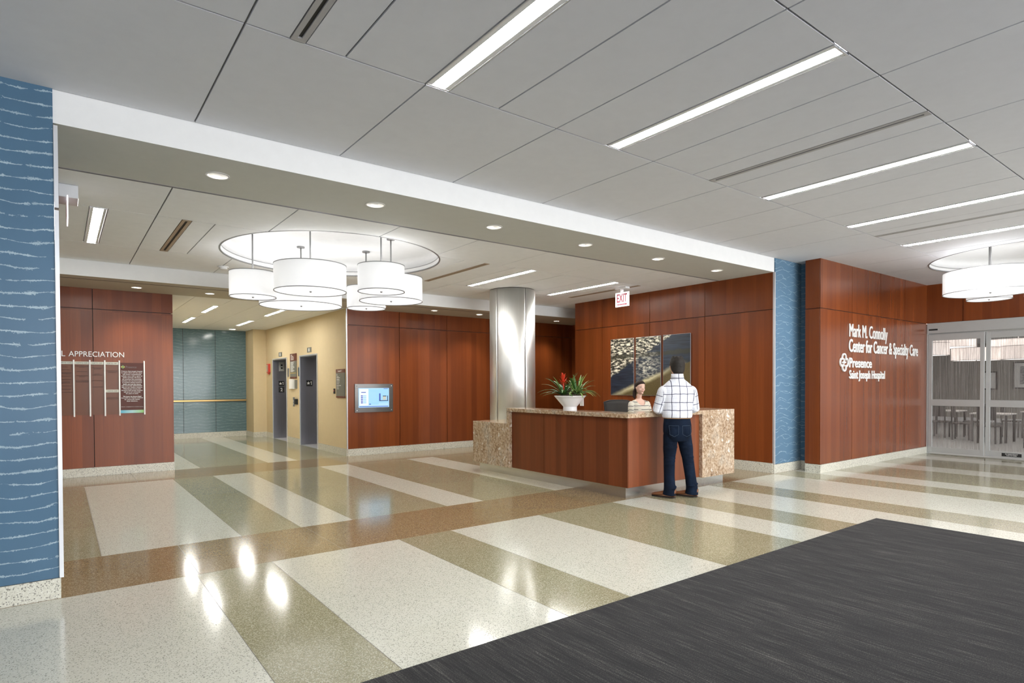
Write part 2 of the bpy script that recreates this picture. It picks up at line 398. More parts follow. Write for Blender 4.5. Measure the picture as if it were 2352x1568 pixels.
wood_wall('wall_back', 'x', 12.954, 5.16, 12.0, .16, 3.36, [6.447,7.75,9.05,10.35,11.62], 2.955)
wood_wall('wall_reception', 'y', 10.127, 5.70, 10.81, .18, 3.62, [7.105,8.486,9.895], 2.92)
wood_wall('wall_sign', 'x', 5.197, 10.822, 15.84, .15, 3.84, [12.06,13.33,14.56], 2.945, back=.27, vm='wxs')
mb = MB()   # left cheek of the sign wall
mb.box(10.822, 10.842, 5.218, 5.47, .15, 2.939, 0).box(10.822, 10.842, 5.218, 5.47, 2.951, 3.84, 0).box(10.843, 10.86, 5.23, 5.46, .15, 3.84, 1).box(10.812, 10.86, 5.187, 5.46, 0, .147, 2)
struct('wall_sign_cheek', mb, ['wy','joint','base'])
mb = MB()   # veneer over the sliding doors
for a, b in ((-8,.6),(.612,1.9),(1.912,3.208),(3.22,4.508),(4.52,5.195)): mb.box(15.805, 15.83, a, b, 2.955, 3.84, 0)
mb.box(15.83, 15.95, -8, 5.2, 2.955, 3.84, 1)
mb.box(15.805, 15.95, -8, .1, .15, 2.95, 0); mb.box(15.79, 15.95, -8, .1, 0, .15, 2)
struct('wall_door', mb, ['wy','joint','base'])
# wave-glass faces
mb = MB(); mb.box(-3, -.018, 5.66, 6.8, .155, 3.84, 0); mb.box(-3, -.008, 5.65, 6.8, 0, .152, 1)
struct('wall_left', mb, ['blue','base'])
mb = MB(); mb.box(10.165, 11.08, 5.68, 6.0, .16, 3.84, 0); mb.box(11.08, 11.2, 5.47, 6.0, .16, 3.84, 2); mb.box(10.127, 11.075, 5.668, 6.0, 0, .157, 1); mb.box(11.07, 11.2, 5.47, 5.70, 0, .157, 1)
mb.box(10.86, 11.2, 5.462, 5.475, 0, 3.84, 3)
struct('wall_glass', mb, ['blue2','base','bluer','joint'])
mb = MB(); mb.box(-.016, .010, 5.648, 5.72, .155, 2.918); mb.box(-.016, .010, 5.648, 5.72, 2.938, 3.551)
struct('trim_1', mb, ['alup'])
struct('trim_2', MB().box(10.127, 10.163, 5.668, 5.70, .16, 3.575), ['alup'])
struct('trim_3', MB().box(5.142, 5.158, 12.945, 12.99, .16, 3.33), ['alup'])
# elevator lobby
mb = MB(); DY = [(14.88,16.2),(17.4,18.75)]; ZD = 2.365
ys = [12.975]+[v for d in DY for v in d]+[19.5]
for i in range(0, len(ys), 2):
    mb.box(5.148, 5.62, ys[i], ys[i+1], .16, ZD, 0); mb.box(5.138, 5.62, ys[i], ys[i+1], 0, .158, 1)
mb.box(5.148, 5.62, 12.975, 19.5, ZD, 3.34, 0)
mb.box(4.76, 5.62, 19.5, 20.42, .16, 3.34, 0); mb.box(4.75, 5.62, 19.49, 20.42, 0, .158, 1)
struct('wall_elevator', mb, ['tan','base'])
mb = MB()
for a, b in ((1.6,2.06),(2.07,2.975),(2.985,3.865),(3.875,4.76)):
    mb.box(a, b, 20.4, 20.42, .16, 1.10, 0); mb.box(a, b, 20.4, 20.42, 1.17, 3.34, 0)
mb.box(1.6, 4.76, 20.42, 20.5, 0, 3.34, 1); mb.box(1.6, 4.76, 20.39, 20.42, 0, .157, 2)
struct('wall_teal', mb, ['teal','joint','base'])
mb = MB(); mb.box(1.6, 4.755, 20.345, 20.385, 1.115, 1.16, 0)
for x in (2.0,2.9,3.8,4.6): mb.box(x, x+.02, 20.385, 20.41, 1.12, 1.15, 0)
struct('trim_4', mb, ['bronze'])
struct('wall_lobby_left', MB().box(1.5, 1.728, 13.06, 20.4, 0, 3.34), ['tan'])
# far sides that only reflections reach
struct('wall_far_left', MB().box(-3.15, -3.0, -8, 13.05, 0, 3.84), ['white'])
struct('wall_recess', MB().box(12.0, 12.1, 10.8, 13.05, 0, 3.6), ['wy'])
struct('wall_recess_side', MB().box(10.24, 12.0, 10.7, 10.8, 0, 3.6), ['wx'])

# ------------------------------------------------------------------ ceilings
Zc, Zb, Zs = 3.824, 3.575, 3.327
gp = .007
def panels(mb, rows, z, th=.014):
    for y0, y1, xs in rows:
        for a, b in xs: mb.box(a+gp, b-gp, y0+gp, y1-gp, z, z+th, 0)
def seq(v, skip=()):
    return [(v[i], v[i+1]) for i in range(len(v)-1) if not any(abs(v[i]-s) < .02 for s in skip)]
# lamp and vent slots of the front ceiling (x0, x1)
LF = [(2.182,2.382),(4.085,4.285),(6.715,6.915),(8.90,9.10),(10.86,11.06)]
VF = [(1.205,1.30),(5.69,5.785),(9.865,9.96)]
c = MB()
r1 = [-3,-1.60,-.335,.935,2.193,3.475,4.76,6.03,7.30,8.32,9.55,10.82,12.09,13.36,14.63,15.8]
r2 = [-3,-1.60,-.335,.935,1.205,1.30,1.572,2.182,2.382,2.85,3.475,4.085,4.285,4.76,5.40,5.69,5.785,6.05,6.715,6.915,7.30,8.25,8.90,9.10,9.57,9.865,9.96,10.25,10.86,11.06,11.85,13.1,14.4,15.8]
r3 = [-3,-1.60,-.335,.935,2.193,3.475,4.76,6.07,7.30,8.55,9.8,11.07,12.34,13.6,14.85,15.8]
r4 = [-3,-1.60,-.335,.935,1.205,1.30,1.572,2.182,2.382,2.85,3.475,4.085,4.285,4.76,5.40,5.69,5.785,6.05,6.715,6.915,7.30,8.25,8.90,9.10,9.57,9.865,9.96,10.25,10.86,11.06,11.85,13.1,14.4,15.8]
SK = [a for a, b in LF+VF]
panels(c, [(3.943,5.677,seq(r1)),(1.87,3.943,seq(r2,SK)),(-.3,1.87,seq(r3)),(-2.4,-.3,seq(r3)),(-4.5,-2.4,seq(r3)),(-8,-4.5,seq(r3))], Zc)
c.box(-3, 15.8, -8, 5.677, Zc+.0145, Zc+.06, 1)
ce = struct('ceiling', c, ['ceil','groove'])
RC = (13.72, 2.80, 1.6); RB = (3.42, 9.05, 1.6)
# slots for lamps / vents and the round recess
k = MB()
for a, b in LF:
    for y0, y1 in ((1.88,3.933),): k.box(a+.012, b-.012, y0, y1, Zc-.1, Zc+.3)
k.lathe([(RC[2],Zc-.2),(RC[2],Zc+.3)], RC[0], RC[1], 96)
cut(ce, k)
def dome(name, C, z, zt, m):
    mb = MB(); r = C[2]
    mb.lathe([(r+.03,z+.02),(r+.03,zt+.03),(.001,zt+.03),(.001,zt),(r-.003,zt),(r-.003,z+.085),(r-.008,z+.085),(r-.008,z+.075),(r-.003,z+.075),(r-.003,z+.02)], C[0], C[1], 96, 0, True, False)
    mb.lathe([(r+.018,z-.004),(r+.018,z+.012),(r-.004,z+.012),(r-.004,z-.004),(r+.018,z-.004)], C[0], C[1], 96, 1, False, False)
    mb.lathe([(r-.0035,z+.070),(r-.009,z+.070),(r-.009,z+.080),(r-.0035,z+.080)], C[0], C[1], 96, 1, False, False)
    struct(name, mb, [m, 'rim'])
dome('ceiling_recess_right', RC, Zc, 4.085, 'white'); dome('ceiling_recess_left', RB, Zb, 3.85, 'white')
# beam between the two rooms
BD = [(1.21,6.18),(2.785,6.155),(4.37,6.14),(5.965,6.155),(7.555,6.16),(9.17,6.19)]
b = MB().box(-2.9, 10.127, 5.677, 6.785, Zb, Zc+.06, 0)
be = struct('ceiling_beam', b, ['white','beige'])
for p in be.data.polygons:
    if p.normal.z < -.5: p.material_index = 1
k = MB()
for x, y in BD: k.lathe([(.098,Zb-.05),(.098,Zb+.15)], x, y, 32)
cut(be, k)
mb = MB(); mb.box(-2.9, 10.12, 6.787, 6.812, Zb+.012, Zb+.05, 0); mb.box(-2.9, 10.12, 6.812, 6.82, Zb-.002, Zb+.05, 1); mb.box(-2.9, 10.12, 6.779, 6.7865, Zb-.003, Zb+.02, 1)
struct('trim_5', mb, ['black','rim'])
# back ceiling
LB = [(.285,.455,8.07,10.12),(6.49,6.66,8.055,10.08),(8.58,8.75,8.055,10.08)]
VB = [(1.19,1.29,8.07,10.12),(5.55,5.65,8.055,9.98),(9.26,9.36,8.055,9.95)]
b1 = [-2.9,-1.6,-.33,.922,2.165,3.42,4.60,5.87,7.14,8.4,9.1,10.12]
b2 = [-2.9,-1.6,-.33,.285,.455,.922,1.19,1.29,1.545,3.42,5.15,5.55,5.65,6.17,6.49,6.66,7.28,8.1,8.58,8.75,9.0,9.26,9.36,10.12]
c = MB()
panels(c, [(6.82,8.06,seq(b1)),(8.06,10.12,seq(b2,[v[0] for v in LB+VB])),(10.12,11.55,seq([-2.9,-1.6,-.33,.925,2.17,3.42,4.9,6.17,7.28,8.55,9.8,10.12]))], Zb)
panels(c, [(10.81,11.55,[(10.12,12.0)])], Zb)
c.box(-2.9, 12.0, 6.82, 11.55, Zb+.0145, Zb+.06, 1)
ce2 = struct('ceiling_back', c, ['ceil2','groove'])
k = MB().lathe([(RB[2],Zb-.2),(RB[2],Zb+.3)], RB[0], RB[1], 96)
for a, b_, y0, y1 in LB: k.box(a+.012, b_-.012, y0+.01, y1-.01, Zb-.1, Zb+.3)
cut(ce2, k)
# soffit in front of the rear wood walls
SD = [(1.10,12.37),(2.27,12.40),(5.70,12.25),(6.98,12.22),(8.27,12.26),(10.84,12.31)]
so = struct('ceiling_soffit', MB().box(-2.9, 12.0, 11.55, 12.975, Zs, Zb+.06, 0), ['white','taupe'])
for p in so.data.polygons:
    if p.normal.z < -.5: p.material_index = 1
k = MB()
for x, y in SD: k.lathe([(.082,Zs-.05),(.082,Zs+.13)], x, y, 28)
cut(so, k)
struct('trim_6', MB().box(-2.9, 9.6, 11.86, 11.885, Zs-.0025, Zs), ['joint'])
# lobby ceiling
LL = [(2.66,2.80,17.0,18.45),(2.66,2.80,14.25,15.68),(4.05,4.19,17.0,18.6),(4.05,4.19,14.15,15.6)]
c = MB(); 
for a, b_ in seq([1.73,2.12,2.80,3.42,4.19,4.80,5.15]): c.box(a+.005, b_-.005, 12.98, 20.4, Zs, Zs+.014, 0)
c.box(1.73, 5.15, 12.98, 20.4, Zs+.0145, Zs+.05, 1)
ce3 = struct('ceiling_lobby', c, ['ceil2','groove'])
k = MB()
for a, b_, y0, y1 in LL: k.box(a, b_, y0, y1, Zs-.1, Zs+.3)
cut(ce3, k)

# ------------------------------------------------------------------ linear ceiling lights
def linear(name, w, L, m, label, group, loc):
    t = thing(name, label, 'ceiling light', loc, group); x, y, z = loc; 
    f = MB()
    f.box(x-w/2+.001, x+w/2-.001, y-L/2+.001, y-L/2+.014, z-.004, z+.0135).box(x-w/2+.001, x+w/2-.001, y+L/2-.014, y+L/2-.001, z-.004, z+.0135)
    f.box(x-w/2+.001, x-w/2+.010, y-L/2+.014, y+L/2-.014, z-.004, z+.0135).box(x+w/2-.010, x+w/2-.001, y-L/2+.014, y+L/2-.014, z-.004, z+.0135)
    part('frame', f, 'alup', t)
    r = MB(); i = w*.27                                              # sloped white reflector wings
    for sx in (-1,1):
        xa, xb = x+sx*(w/2-.011), x+sx*i
        r.box(xa, xb, y-L/2+.015, y+L/2-.015, z-.001, z+.004)
    r.box(x-w/2+.014, x+w/2-.014, y-L/2+.013, y+L/2-.013, z+.042, z+.05)
    part('reflector', r, 'white', t)
    part('diffuser', MB().box(x-i-.004, x+i+.004, y-L/2+.018, y+L/2-.018, z+.005, z+.012), m, t)
    return t
nm = ['cut by the photo top edge','second from the camera on the right','third along the front ceiling','fourth along, cut by the right edge','farthest right, just before the round recess']
t0 = None
for i, (a, b_) in enumerate(LF):
    lab = 'long recessed light in the front ceiling, '+nm[i]
    if t0 is None: t0 = linear('linear_light', .2, 2.053, 'lin', lab, 'long recessed lights in the front ceiling', ((a+b_)/2, 2.9065, Zc))
    else: dup(t0, ((a+b_)/2, 2.9065, Zc), lab)
nm = ['beside the left column, square-on and short','over the steel column','between the steel column and the exit sign']
t1 = linear('linear_light', .17, 2.03, 'linb', 'recessed light in the back ceiling, '+nm[0], 'recessed lights in the back ceiling', (.37, 9.095, Zb))
for i in (1,2): dup(t1, ((LB[i][0]+LB[i][1])/2, (LB[i][2]+LB[i][3])/2, Zb), 'recessed light in the back ceiling, '+nm[i])
nm = ['far left, by the teal wall','near left','far right, by the teal wall','near right, by the tan wall']
t1 = None
for i, (a, b_, y0, y1) in enumerate(LL):
    lab = 'short bright light in the elevator lobby ceiling, '+nm[i]; loc = ((a+b_)/2, (y0+y1)/2, Zs)
    if t1 is None: t1 = linear('lobby_light', .14, 1.44, 'linb', lab, 'lobby ceiling lights', loc)
    else: dup(t1, loc, lab)
# slot air vents
def vent(w, L, fm, label, group, loc, first=[None]):
    t = thing('slot_vent', label, 'air vent', loc, group); x, y, z = loc
    a = w*.14
    f = MB(); f.box(x-w/2+.001, x-a, y-L/2+.002, y+L/2-.002, z-.003, z+.013).box(x+a, x+w/2-.001, y-L/2+.002, y+L/2-.002, z-.003, z+.013)
    f.box(x-a, x+a, y-L/2+.002, y-L/2+.045, z-.003, z+.013).box(x-a, x+a, y+L/2-.045, y+L/2-.002, z-.003, z+.013)
    part('frame', f, fm, t); part('slot', MB().box(x-a, x+a, y-L/2+.045, y+L/2-.045, z+.008, z+.013), 'black', t, label='black open slot')
    return t
M['vg'] = plain('vent_grey', (.42,.41,.41), .6); M['vt'] = plain('vent_taupe', (.40,.30,.21), .6)
nm = ['at the top left of the photo','between the second and third lights','between the fourth and fifth lights']
v0 = vent(.095, 2.07, 'vg', 'slim slot air vent in the front ceiling, '+nm[0], 'slot vents in the front ceiling', (1.2525, 2.9065, Zc))
for i in (1,2): dup(v0, ((VF[i][0]+VF[i][1])/2, 2.9065, Zc), 'slim slot air vent in the front ceiling, '+nm[i])
nm = ['left of the round recess','right of the round recess','above the exit sign by the wood wall']
v0 = vent(.1, 2.04, 'vt', 'brown slot vent in the back ceiling, '+nm[0], 'slot vents in the back ceiling', (1.24, 9.09, Zb))
for i in (1,2): dup(v0, ((VB[i][0]+VB[i][1])/2, 9.09, Zb), 'brown slot vent in the back ceiling, '+nm[i])

# ------------------------------------------------------------------ recessed downlights
def downlight(label, group, loc, r, lens=.55, pw=6):
    t = thing('downlight', label, 'downlight', loc, group); x, y, z = loc
    part('trim_ring', MB().lathe([(r+.012,z-.004),(r+.012,z-.0005),(r-.004,z-.0005),(r-.004,z-.006),(r+.012,z-.004)], x, y, 40, 0, True, False), 'white', t)
    part('reflector', MB().lathe([(r-.005,z-.003),(r-.012,z+.03),(r*.72,z+.085),(r*.55,z+.10),(r*.55,z+.104),(r*.76,z+.09),(r-.006,z+.03)], x, y, 40, 0, True, False), 'steel', t)
    part('lamp', MB().lathe([(.001,z+.093),(r*.5*lens/.55,z+.093),(r*.5*lens/.55,z+.1),(.001,z+.1)], x, y, 32, 0, False, False), 'flash', t)
    l = D.lights.new('bulb_light', 'SPOT'); l.energy = pw; l.color = (1,.93,.82); l.spot_size = R(105); l.spot_blend = .6; l.shadow_soft_size = .04
    lo = D.objects.new('bulb_light', l); COL.objects.link(lo); lo.parent = t; lo.location = (0,0,.07); ROOT[lo] = ROOT[t]
    return t
od = ['first from the left','second from the left','third from the left','fourth from the left','fifth from the left','last, nearest the right wood wall']
d0 = None
for (x, y), o_ in zip(BD, od):
    lab = 'round downlight in the grey-green underside of the beam, '+o_
    if d0 is None: d0 = downlight(lab, 'downlights along the beam', (x,y,Zb), .093, .30, pw=9)
    else: dup(d0, (x,y,Zb), lab)
od = ['above the donor wall, beside the column','by the lobby opening','half hidden behind the pendant lamps','above the middle wood panels','beside the steel column','in the corner right of the steel column']
d0 = None
for (x, y), o_ in zip(SD, od):
    lab = 'small bright downlight in the brown soffit, '+o_
    if d0 is None: d0 = downlight(lab, 'downlights along the rear soffit', (x,y,Zs), .078, .75, pw=26)
    else: dup(d0, (x,y,Zs), lab)

# ------------------------------------------------------------------ drum pendants
def pendant(x, y, zb, dia, h, ztop, label, group, name='drum_pendant', seam=None, shade='shade', diff='diff', cat='pendant lamp'):
    t = thing(name, label, cat, (x,y,ztop), group); r = dia/2
    part('canopy', MB().lathe([(.001,ztop),(.062,ztop),(.062,ztop-.022),(.001,ztop-.022)], x, y, 28, 0, False, False), 'rim', t)
    part('stem', MB().cyl((x,y,ztop-.02),(x,y,zb+h-.02), .011), 'rim', t)
    s = MB(); s.lathe([(r,zb),(r,zb+h),(r-.006,zb+h),(r-.006,zb),(r,zb)], x, y, 72, 0, True, False)
    sh = part('shade', s, shade, t)
    for z in (zb-.002, zb+h-.006): part('rim', MB().lathe([(r+.003,z),(r+.003,z+.010),(r-.008,z+.010),(r-.008,z),(r+.003,z)], x, y, 72, 0, True, False), 'rim', t)
    if seam is not None: part('seam', MB().box(x-.0025+(r+.001)*cos(seam), x+.0025+(r+.001)*cos(seam), y+(r+.001)*sin(seam)-.0025, y+(r+.001)*sin(seam)+.0025, zb, zb+h), 'rim', t)
    rr = MB()
    for a in range(3): rr.cyl((x,y,zb+h-.012),(x+(r-.004)*cos(a*2.094+.4),y+(r-.004)*sin(a*2.094+.4),zb+h-.006), .004, seg=8)
    part('spider', rr, 'rim', t)
    part('diffuser', MB().lathe([(.001,zb+.008),(r-.008,zb+.008),(r-.008,zb+.012),(.001,zb+.012)], x, y, 72, 0, False, False), diff, t)
    if shade == 'shade':
        l = D.lights.new('bulb_light', 'POINT'); l.energy = 1.0*dia*dia+.4; l.color = (1,.985,.95); l.shadow_soft_size = .06
        lo = D.objects.new('bulb_light', l); COL.objects.link(lo); lo.parent = t; lo.location = (.12,0,zb+h*.62-ztop); ROOT[lo] = ROOT[t]
    part('finial', MB().lathe([(.001,zb+.008),(.016,zb+.008),(.016,zb-.006),(.009,zb-.012),(.001,zb-.012)], x, y, 20, 0, True, False), 'rim', t)
    return t
ZP = 2.885
for x, y, dia, lab in ((2.264,9.25,.635,'small white drum pendant, leftmost of the left cluster'),(2.77,8.25,.953,'medium white drum pendant, front and centre of the left cluster'),
        (3.563,7.70,.635,'small white drum pendant, front right of the left cluster'),(4.09,8.49,.953,'medium white drum pendant, rightmost of the left cluster'),
        (3.15,9.84,1.27,'widest white drum pendant, low behind the front lamps'),(4.14,9.54,.635,'smallest looking white drum pendant, hanging at the back of the left cluster')):
    pendant(x, y, ZP, dia, .36, 3.85, lab, 'drum pendants under the left round recess')
for x, y, dia, lab, sm in ((12.35,3.15,1.30,'wide white drum pendant cut by the right edge, with a seam line',2.9),(13.37,3.43,.66,'small white drum pendant below the wide one on the right',None),
        (13.45,2.62,.66,'small white drum pendant at the right edge, only its left tip in view',None)):
    pendant(x, y, 3.095, dia, .36, 4.085, lab, 'drum pendants under the right round recess', seam=sm)

# ------------------------------------------------------------------ steel column
t = thing('steel_column', 'round stainless steel clad column behind the reception desk', 'column', (7.62,10.06,0))
mb = MB(); r = .478; n = 24
for a0, a1 in ((-2.92,-1.64),(-1.62,.0),(.02,1.68),(1.70,3.34)):
    vs = []; fs = []
    for i in range(n+1):
        a = a0+(a1-a0)*i/n
        for rr_, zz in ((r,0.0),(r,Zb-.012),(r-.01,Zb-.012),(r-.01,0.0)): vs.append((7.62+rr_*cos(a), 10.06+rr_*sin(a), zz))
    for i in range(n):
        for q in range(4): fs.append((i*4+q, i*4+(q+1)%4, (i+1)*4+(q+1)%4, (i+1)*4+q))
    fs += [(0,1,2,3),(n*4+3,n*4+2,n*4+1,n*4)]
    mb.add(vs, fs, 0, True)
part('cladding', mb, 'steel', t)
part('core', MB().lathe([(r-.012,0),(r-.012,Zb-.001)], 7.62, 10.06, 48), 'joint', t)

# ------------------------------------------------------------------ reception desk
t = thing('reception_desk', 'L-shaped wood reception desk with granite top and granite end blocks', 'reception desk', (7.2,7.0,0))
mb = MB(); mb.box(6.335, 6.60, 5.738, 9.40, 0, .148).box(6.60, 8.67, 5.738, 6.0, 0, .148)
part('kick_plate', mb, 'kick', t)
mb = MB()
for a, b_ in ((5.645,6.525),(6.531,7.437),(7.443,8.30)): mb.box(6.27, 6.29, a, b_, .155, 1.128, 0)
for a, b_ in ((6.292,7.087),(7.093,7.90)): mb.box(a, b_, 5.645, 5.665, .155, 1.128, 1)
mb.box(6.291, 6.50, 5.67, 8.30, .15, 1.128, 2).box(6.50, 7.90, 5.667, 5.87, .15, 1.128, 2)
part('front_panel', mb, ['wdy','wdx','joint'], t)
mb = MB(); x0, x1, y0, y1 = 6.21, 6.62, 5.58, 5.98
mb.add([(x0,y0,z) if k==0 else p for z in (1.13,1.19) for k, p in enumerate([(x0,y0,z),(7.90,y0,z),(7.90,y1,z),(x1,y1,z),(x1,8.38,z),(x0,8.38,z)])],
       [(5,4,3,2,1,0),(6,7,8,9,10,11)]+[(i,(i+1)%6,6+(i+1)%6,6+i) for i in range(6)])
part('counter_top', mb, 'gran', t, .004)
part('side_leg', MB().box(6.21, 6.62, 8.305, 8.38, .155, 1.129), 'gran', t, .003)
part('end_block', MB().box(6.205, 6.95, 8.382, 9.43, .155, .92), 'gran', t, .004, 'lower granite block at the left end')
part('end_block', MB().box(7.902, 8.76, 5.585, 6.2, .148, 1.19), 'gran', t, .004, 'tall granite slab at the right end')
mb = MB(); mb.box(6.50, 7.25, 6.5, 8.30, .745, .78).box(6.50, 7.90, 5.87, 6.5, .745, .78)
part('worktop', mb, 'wdx', t)

# ------------------------------------------------------------------ potted arrangement
px_, py_, pz_ = 6.415, 6.97, 1.19
t = thing('potted_plant', 'white pedestal bowl with a red bromeliad and striped green leaves on the desk', 'plant', (px_,py_,pz_))
part('bowl', MB().lathe([(.001,pz_),(.108,pz_),(.108,pz_+.058),(.25,pz_+.225),(.25,pz_+.232),(.236,pz_+.232),(.10,pz_+.08),(.001,pz_+.08)], px_, py_, 48, 0, False, False), 'pot', t, .002)
mb = MB(); rg = []
for i in range(9): a = i/8; rg.append((.232*cos(a*pi/2)+.001, pz_+.20+.05*sin(a*pi/2)))
mb.lathe(rg, px_, py_, 36, 0, True, True)
for i in range(160):
    a = random.uniform(0,6.28); q = random.uniform(.02,.225); z = pz_+.20+.05*(1-(q/.235)**2)**.5
    mb.sph((px_+q*cos(a), py_+q*sin(a), z+.002), random.uniform(.006,.014), 6)
part('moss', mb, 'moss', t)
M['leaf'] = plain('leaf_green', (.075,.19,.030), .35); M['leafd'] = plain('leaf_dark', (.025,.085,.022), .35)
M['leafl'] = plain('leaf_lime', (.33,.46,.13), .35); M['bract'] = plain('bract_red', (.62,.045,.015), .4)
def blade(mb, base, az, lean, L, w, droop, mats=(0,), n=11, up0=1.0):
    """a strap leaf with a keel; mats: (edge, mid)"""
    p = Vector(base); d = Vector((sin(az)*lean, cos(az)*lean, up0)).normalized(); rows = []
    side = Vector((cos(az), -sin(az), 0))
    for i in range(n+1):
        s_ = i/n; ww = w*(.55+.45*min(1,s_*4))*(1-max(0,(s_-.45)/.55)**2.2)+.0006
        nrm = side.cross(d)
        rows.append([p-side*ww, p-side*ww*.45-nrm*ww*.18, p-nrm*ww*.28, p+side*ww*.45-nrm*ww*.18, p+side*ww])
        p = p + d*(L/n); d = (d + Vector((sin(az)*.35,cos(az)*.35,-1))*droop/n*(.4+1.6*s_)).normalized()
    vs = [v for r_ in rows for v in r_]
    off = Vector((0,0,-.0016)); vs2 = [v+off for v in vs]; N = len(vs)
    fs = []; ms = []
    for i in range(n):
        for q in range(4):
            fs.append((i*5+q,i*5+q+1,(i+1)*5+q+1,(i+1)*5+q)); ms.append(mats[0] if q in (0,3) else mats[-1])
            fs.append((N+i*5+q+1,N+i*5+q,N+(i+1)*5+q,N+(i+1)*5+q+1)); ms.append(mats[0] if q in (0,3) else mats[-1])
    k = len(mb.v); mb.v += [tuple(v) for v in vs+vs2]
    for f_, m_ in zip(fs, ms): mb.f.append(tuple(k+i for i in f_)); mb.m.append(m_); mb.sm.append(True)
lf = Vector((-.76,.65,0))*1.0                                       # towards the left of the picture
bx_, by_ = px_-.07, py_+.06
mb = MB()
for i in range(17):
    az = i*2*pi/17+random.uniform(-.15,.15); ln_ = random.choice((.55,.9,1.5,2.1))
    blade(mb, (bx_+.02*sin(az), by_+.02*cos(az), pz_+.24), az, ln_, random.uniform(.30,.42), .021, random.uniform(.8,1.5), (random.choice((0,1)),))
azl = math.atan2(-.76,.65)
for da, le, L_, dr in ((0,1.6,.46,1.3),(.25,2.3,.42,1.1),(-.2,3.4,.36,.9),(.1,1.0,.42,.9),(.5,.5,.36,.4),(2.9,.55,.42,.2),(3.2,.45,.40,.25)):
    blade(mb, (bx_,by_,pz_+.24), azl+da, le, L_, .020, dr, (0,))
part('bromeliad_leaves', mb, ['leaf','leafd'], t)
mb = MB(); mb.cyl((bx_,by_,pz_+.24),(bx_-.012,by_+.01,pz_+.50), .012, .010, 10)
for i in range(22):
    az = i*2.4; zz = pz_+.42+.0065*i
    blade(mb, (bx_-.01,by_+.01,zz-.03), az, .55+.35*(i < 10), .085+.02*(i < 12), .012, .15 if i > 8 else -.1, (0,), 6)
part('flower', mb, 'bract', t, label='red bromeliad flower spike')
mb = MB(); vx, vy = px_+.075, py_-.075
for i in range(34):
    az = i*2.399+random.uniform(-.2,.2); t_ = i/34
    blade(mb, (vx+.02*sin(az)+.03*random.uniform(-1,1), vy+.02*cos(az)+.03*random.uniform(-1,1), pz_+.24+.05*(1-t_)), az, .25+1.9*t_, random.uniform(.26,.36), .0185, .5+1.3*t_, random.choice(((2,1),(2,0),(0,1),(1,2))))
for da, L_ in ((pi,.36),(pi+.3,.34),(pi-.35,.38),(pi+.1,.42),(pi-.15,.30)):
    blade(mb, (vx,vy,pz_+.25), azl+da, 1.6, L_, .018, 2.0, (2,1))
part('striped_leaves', mb, ['leaf','leafd','leafl'], t, label='green and cream striped leaves')

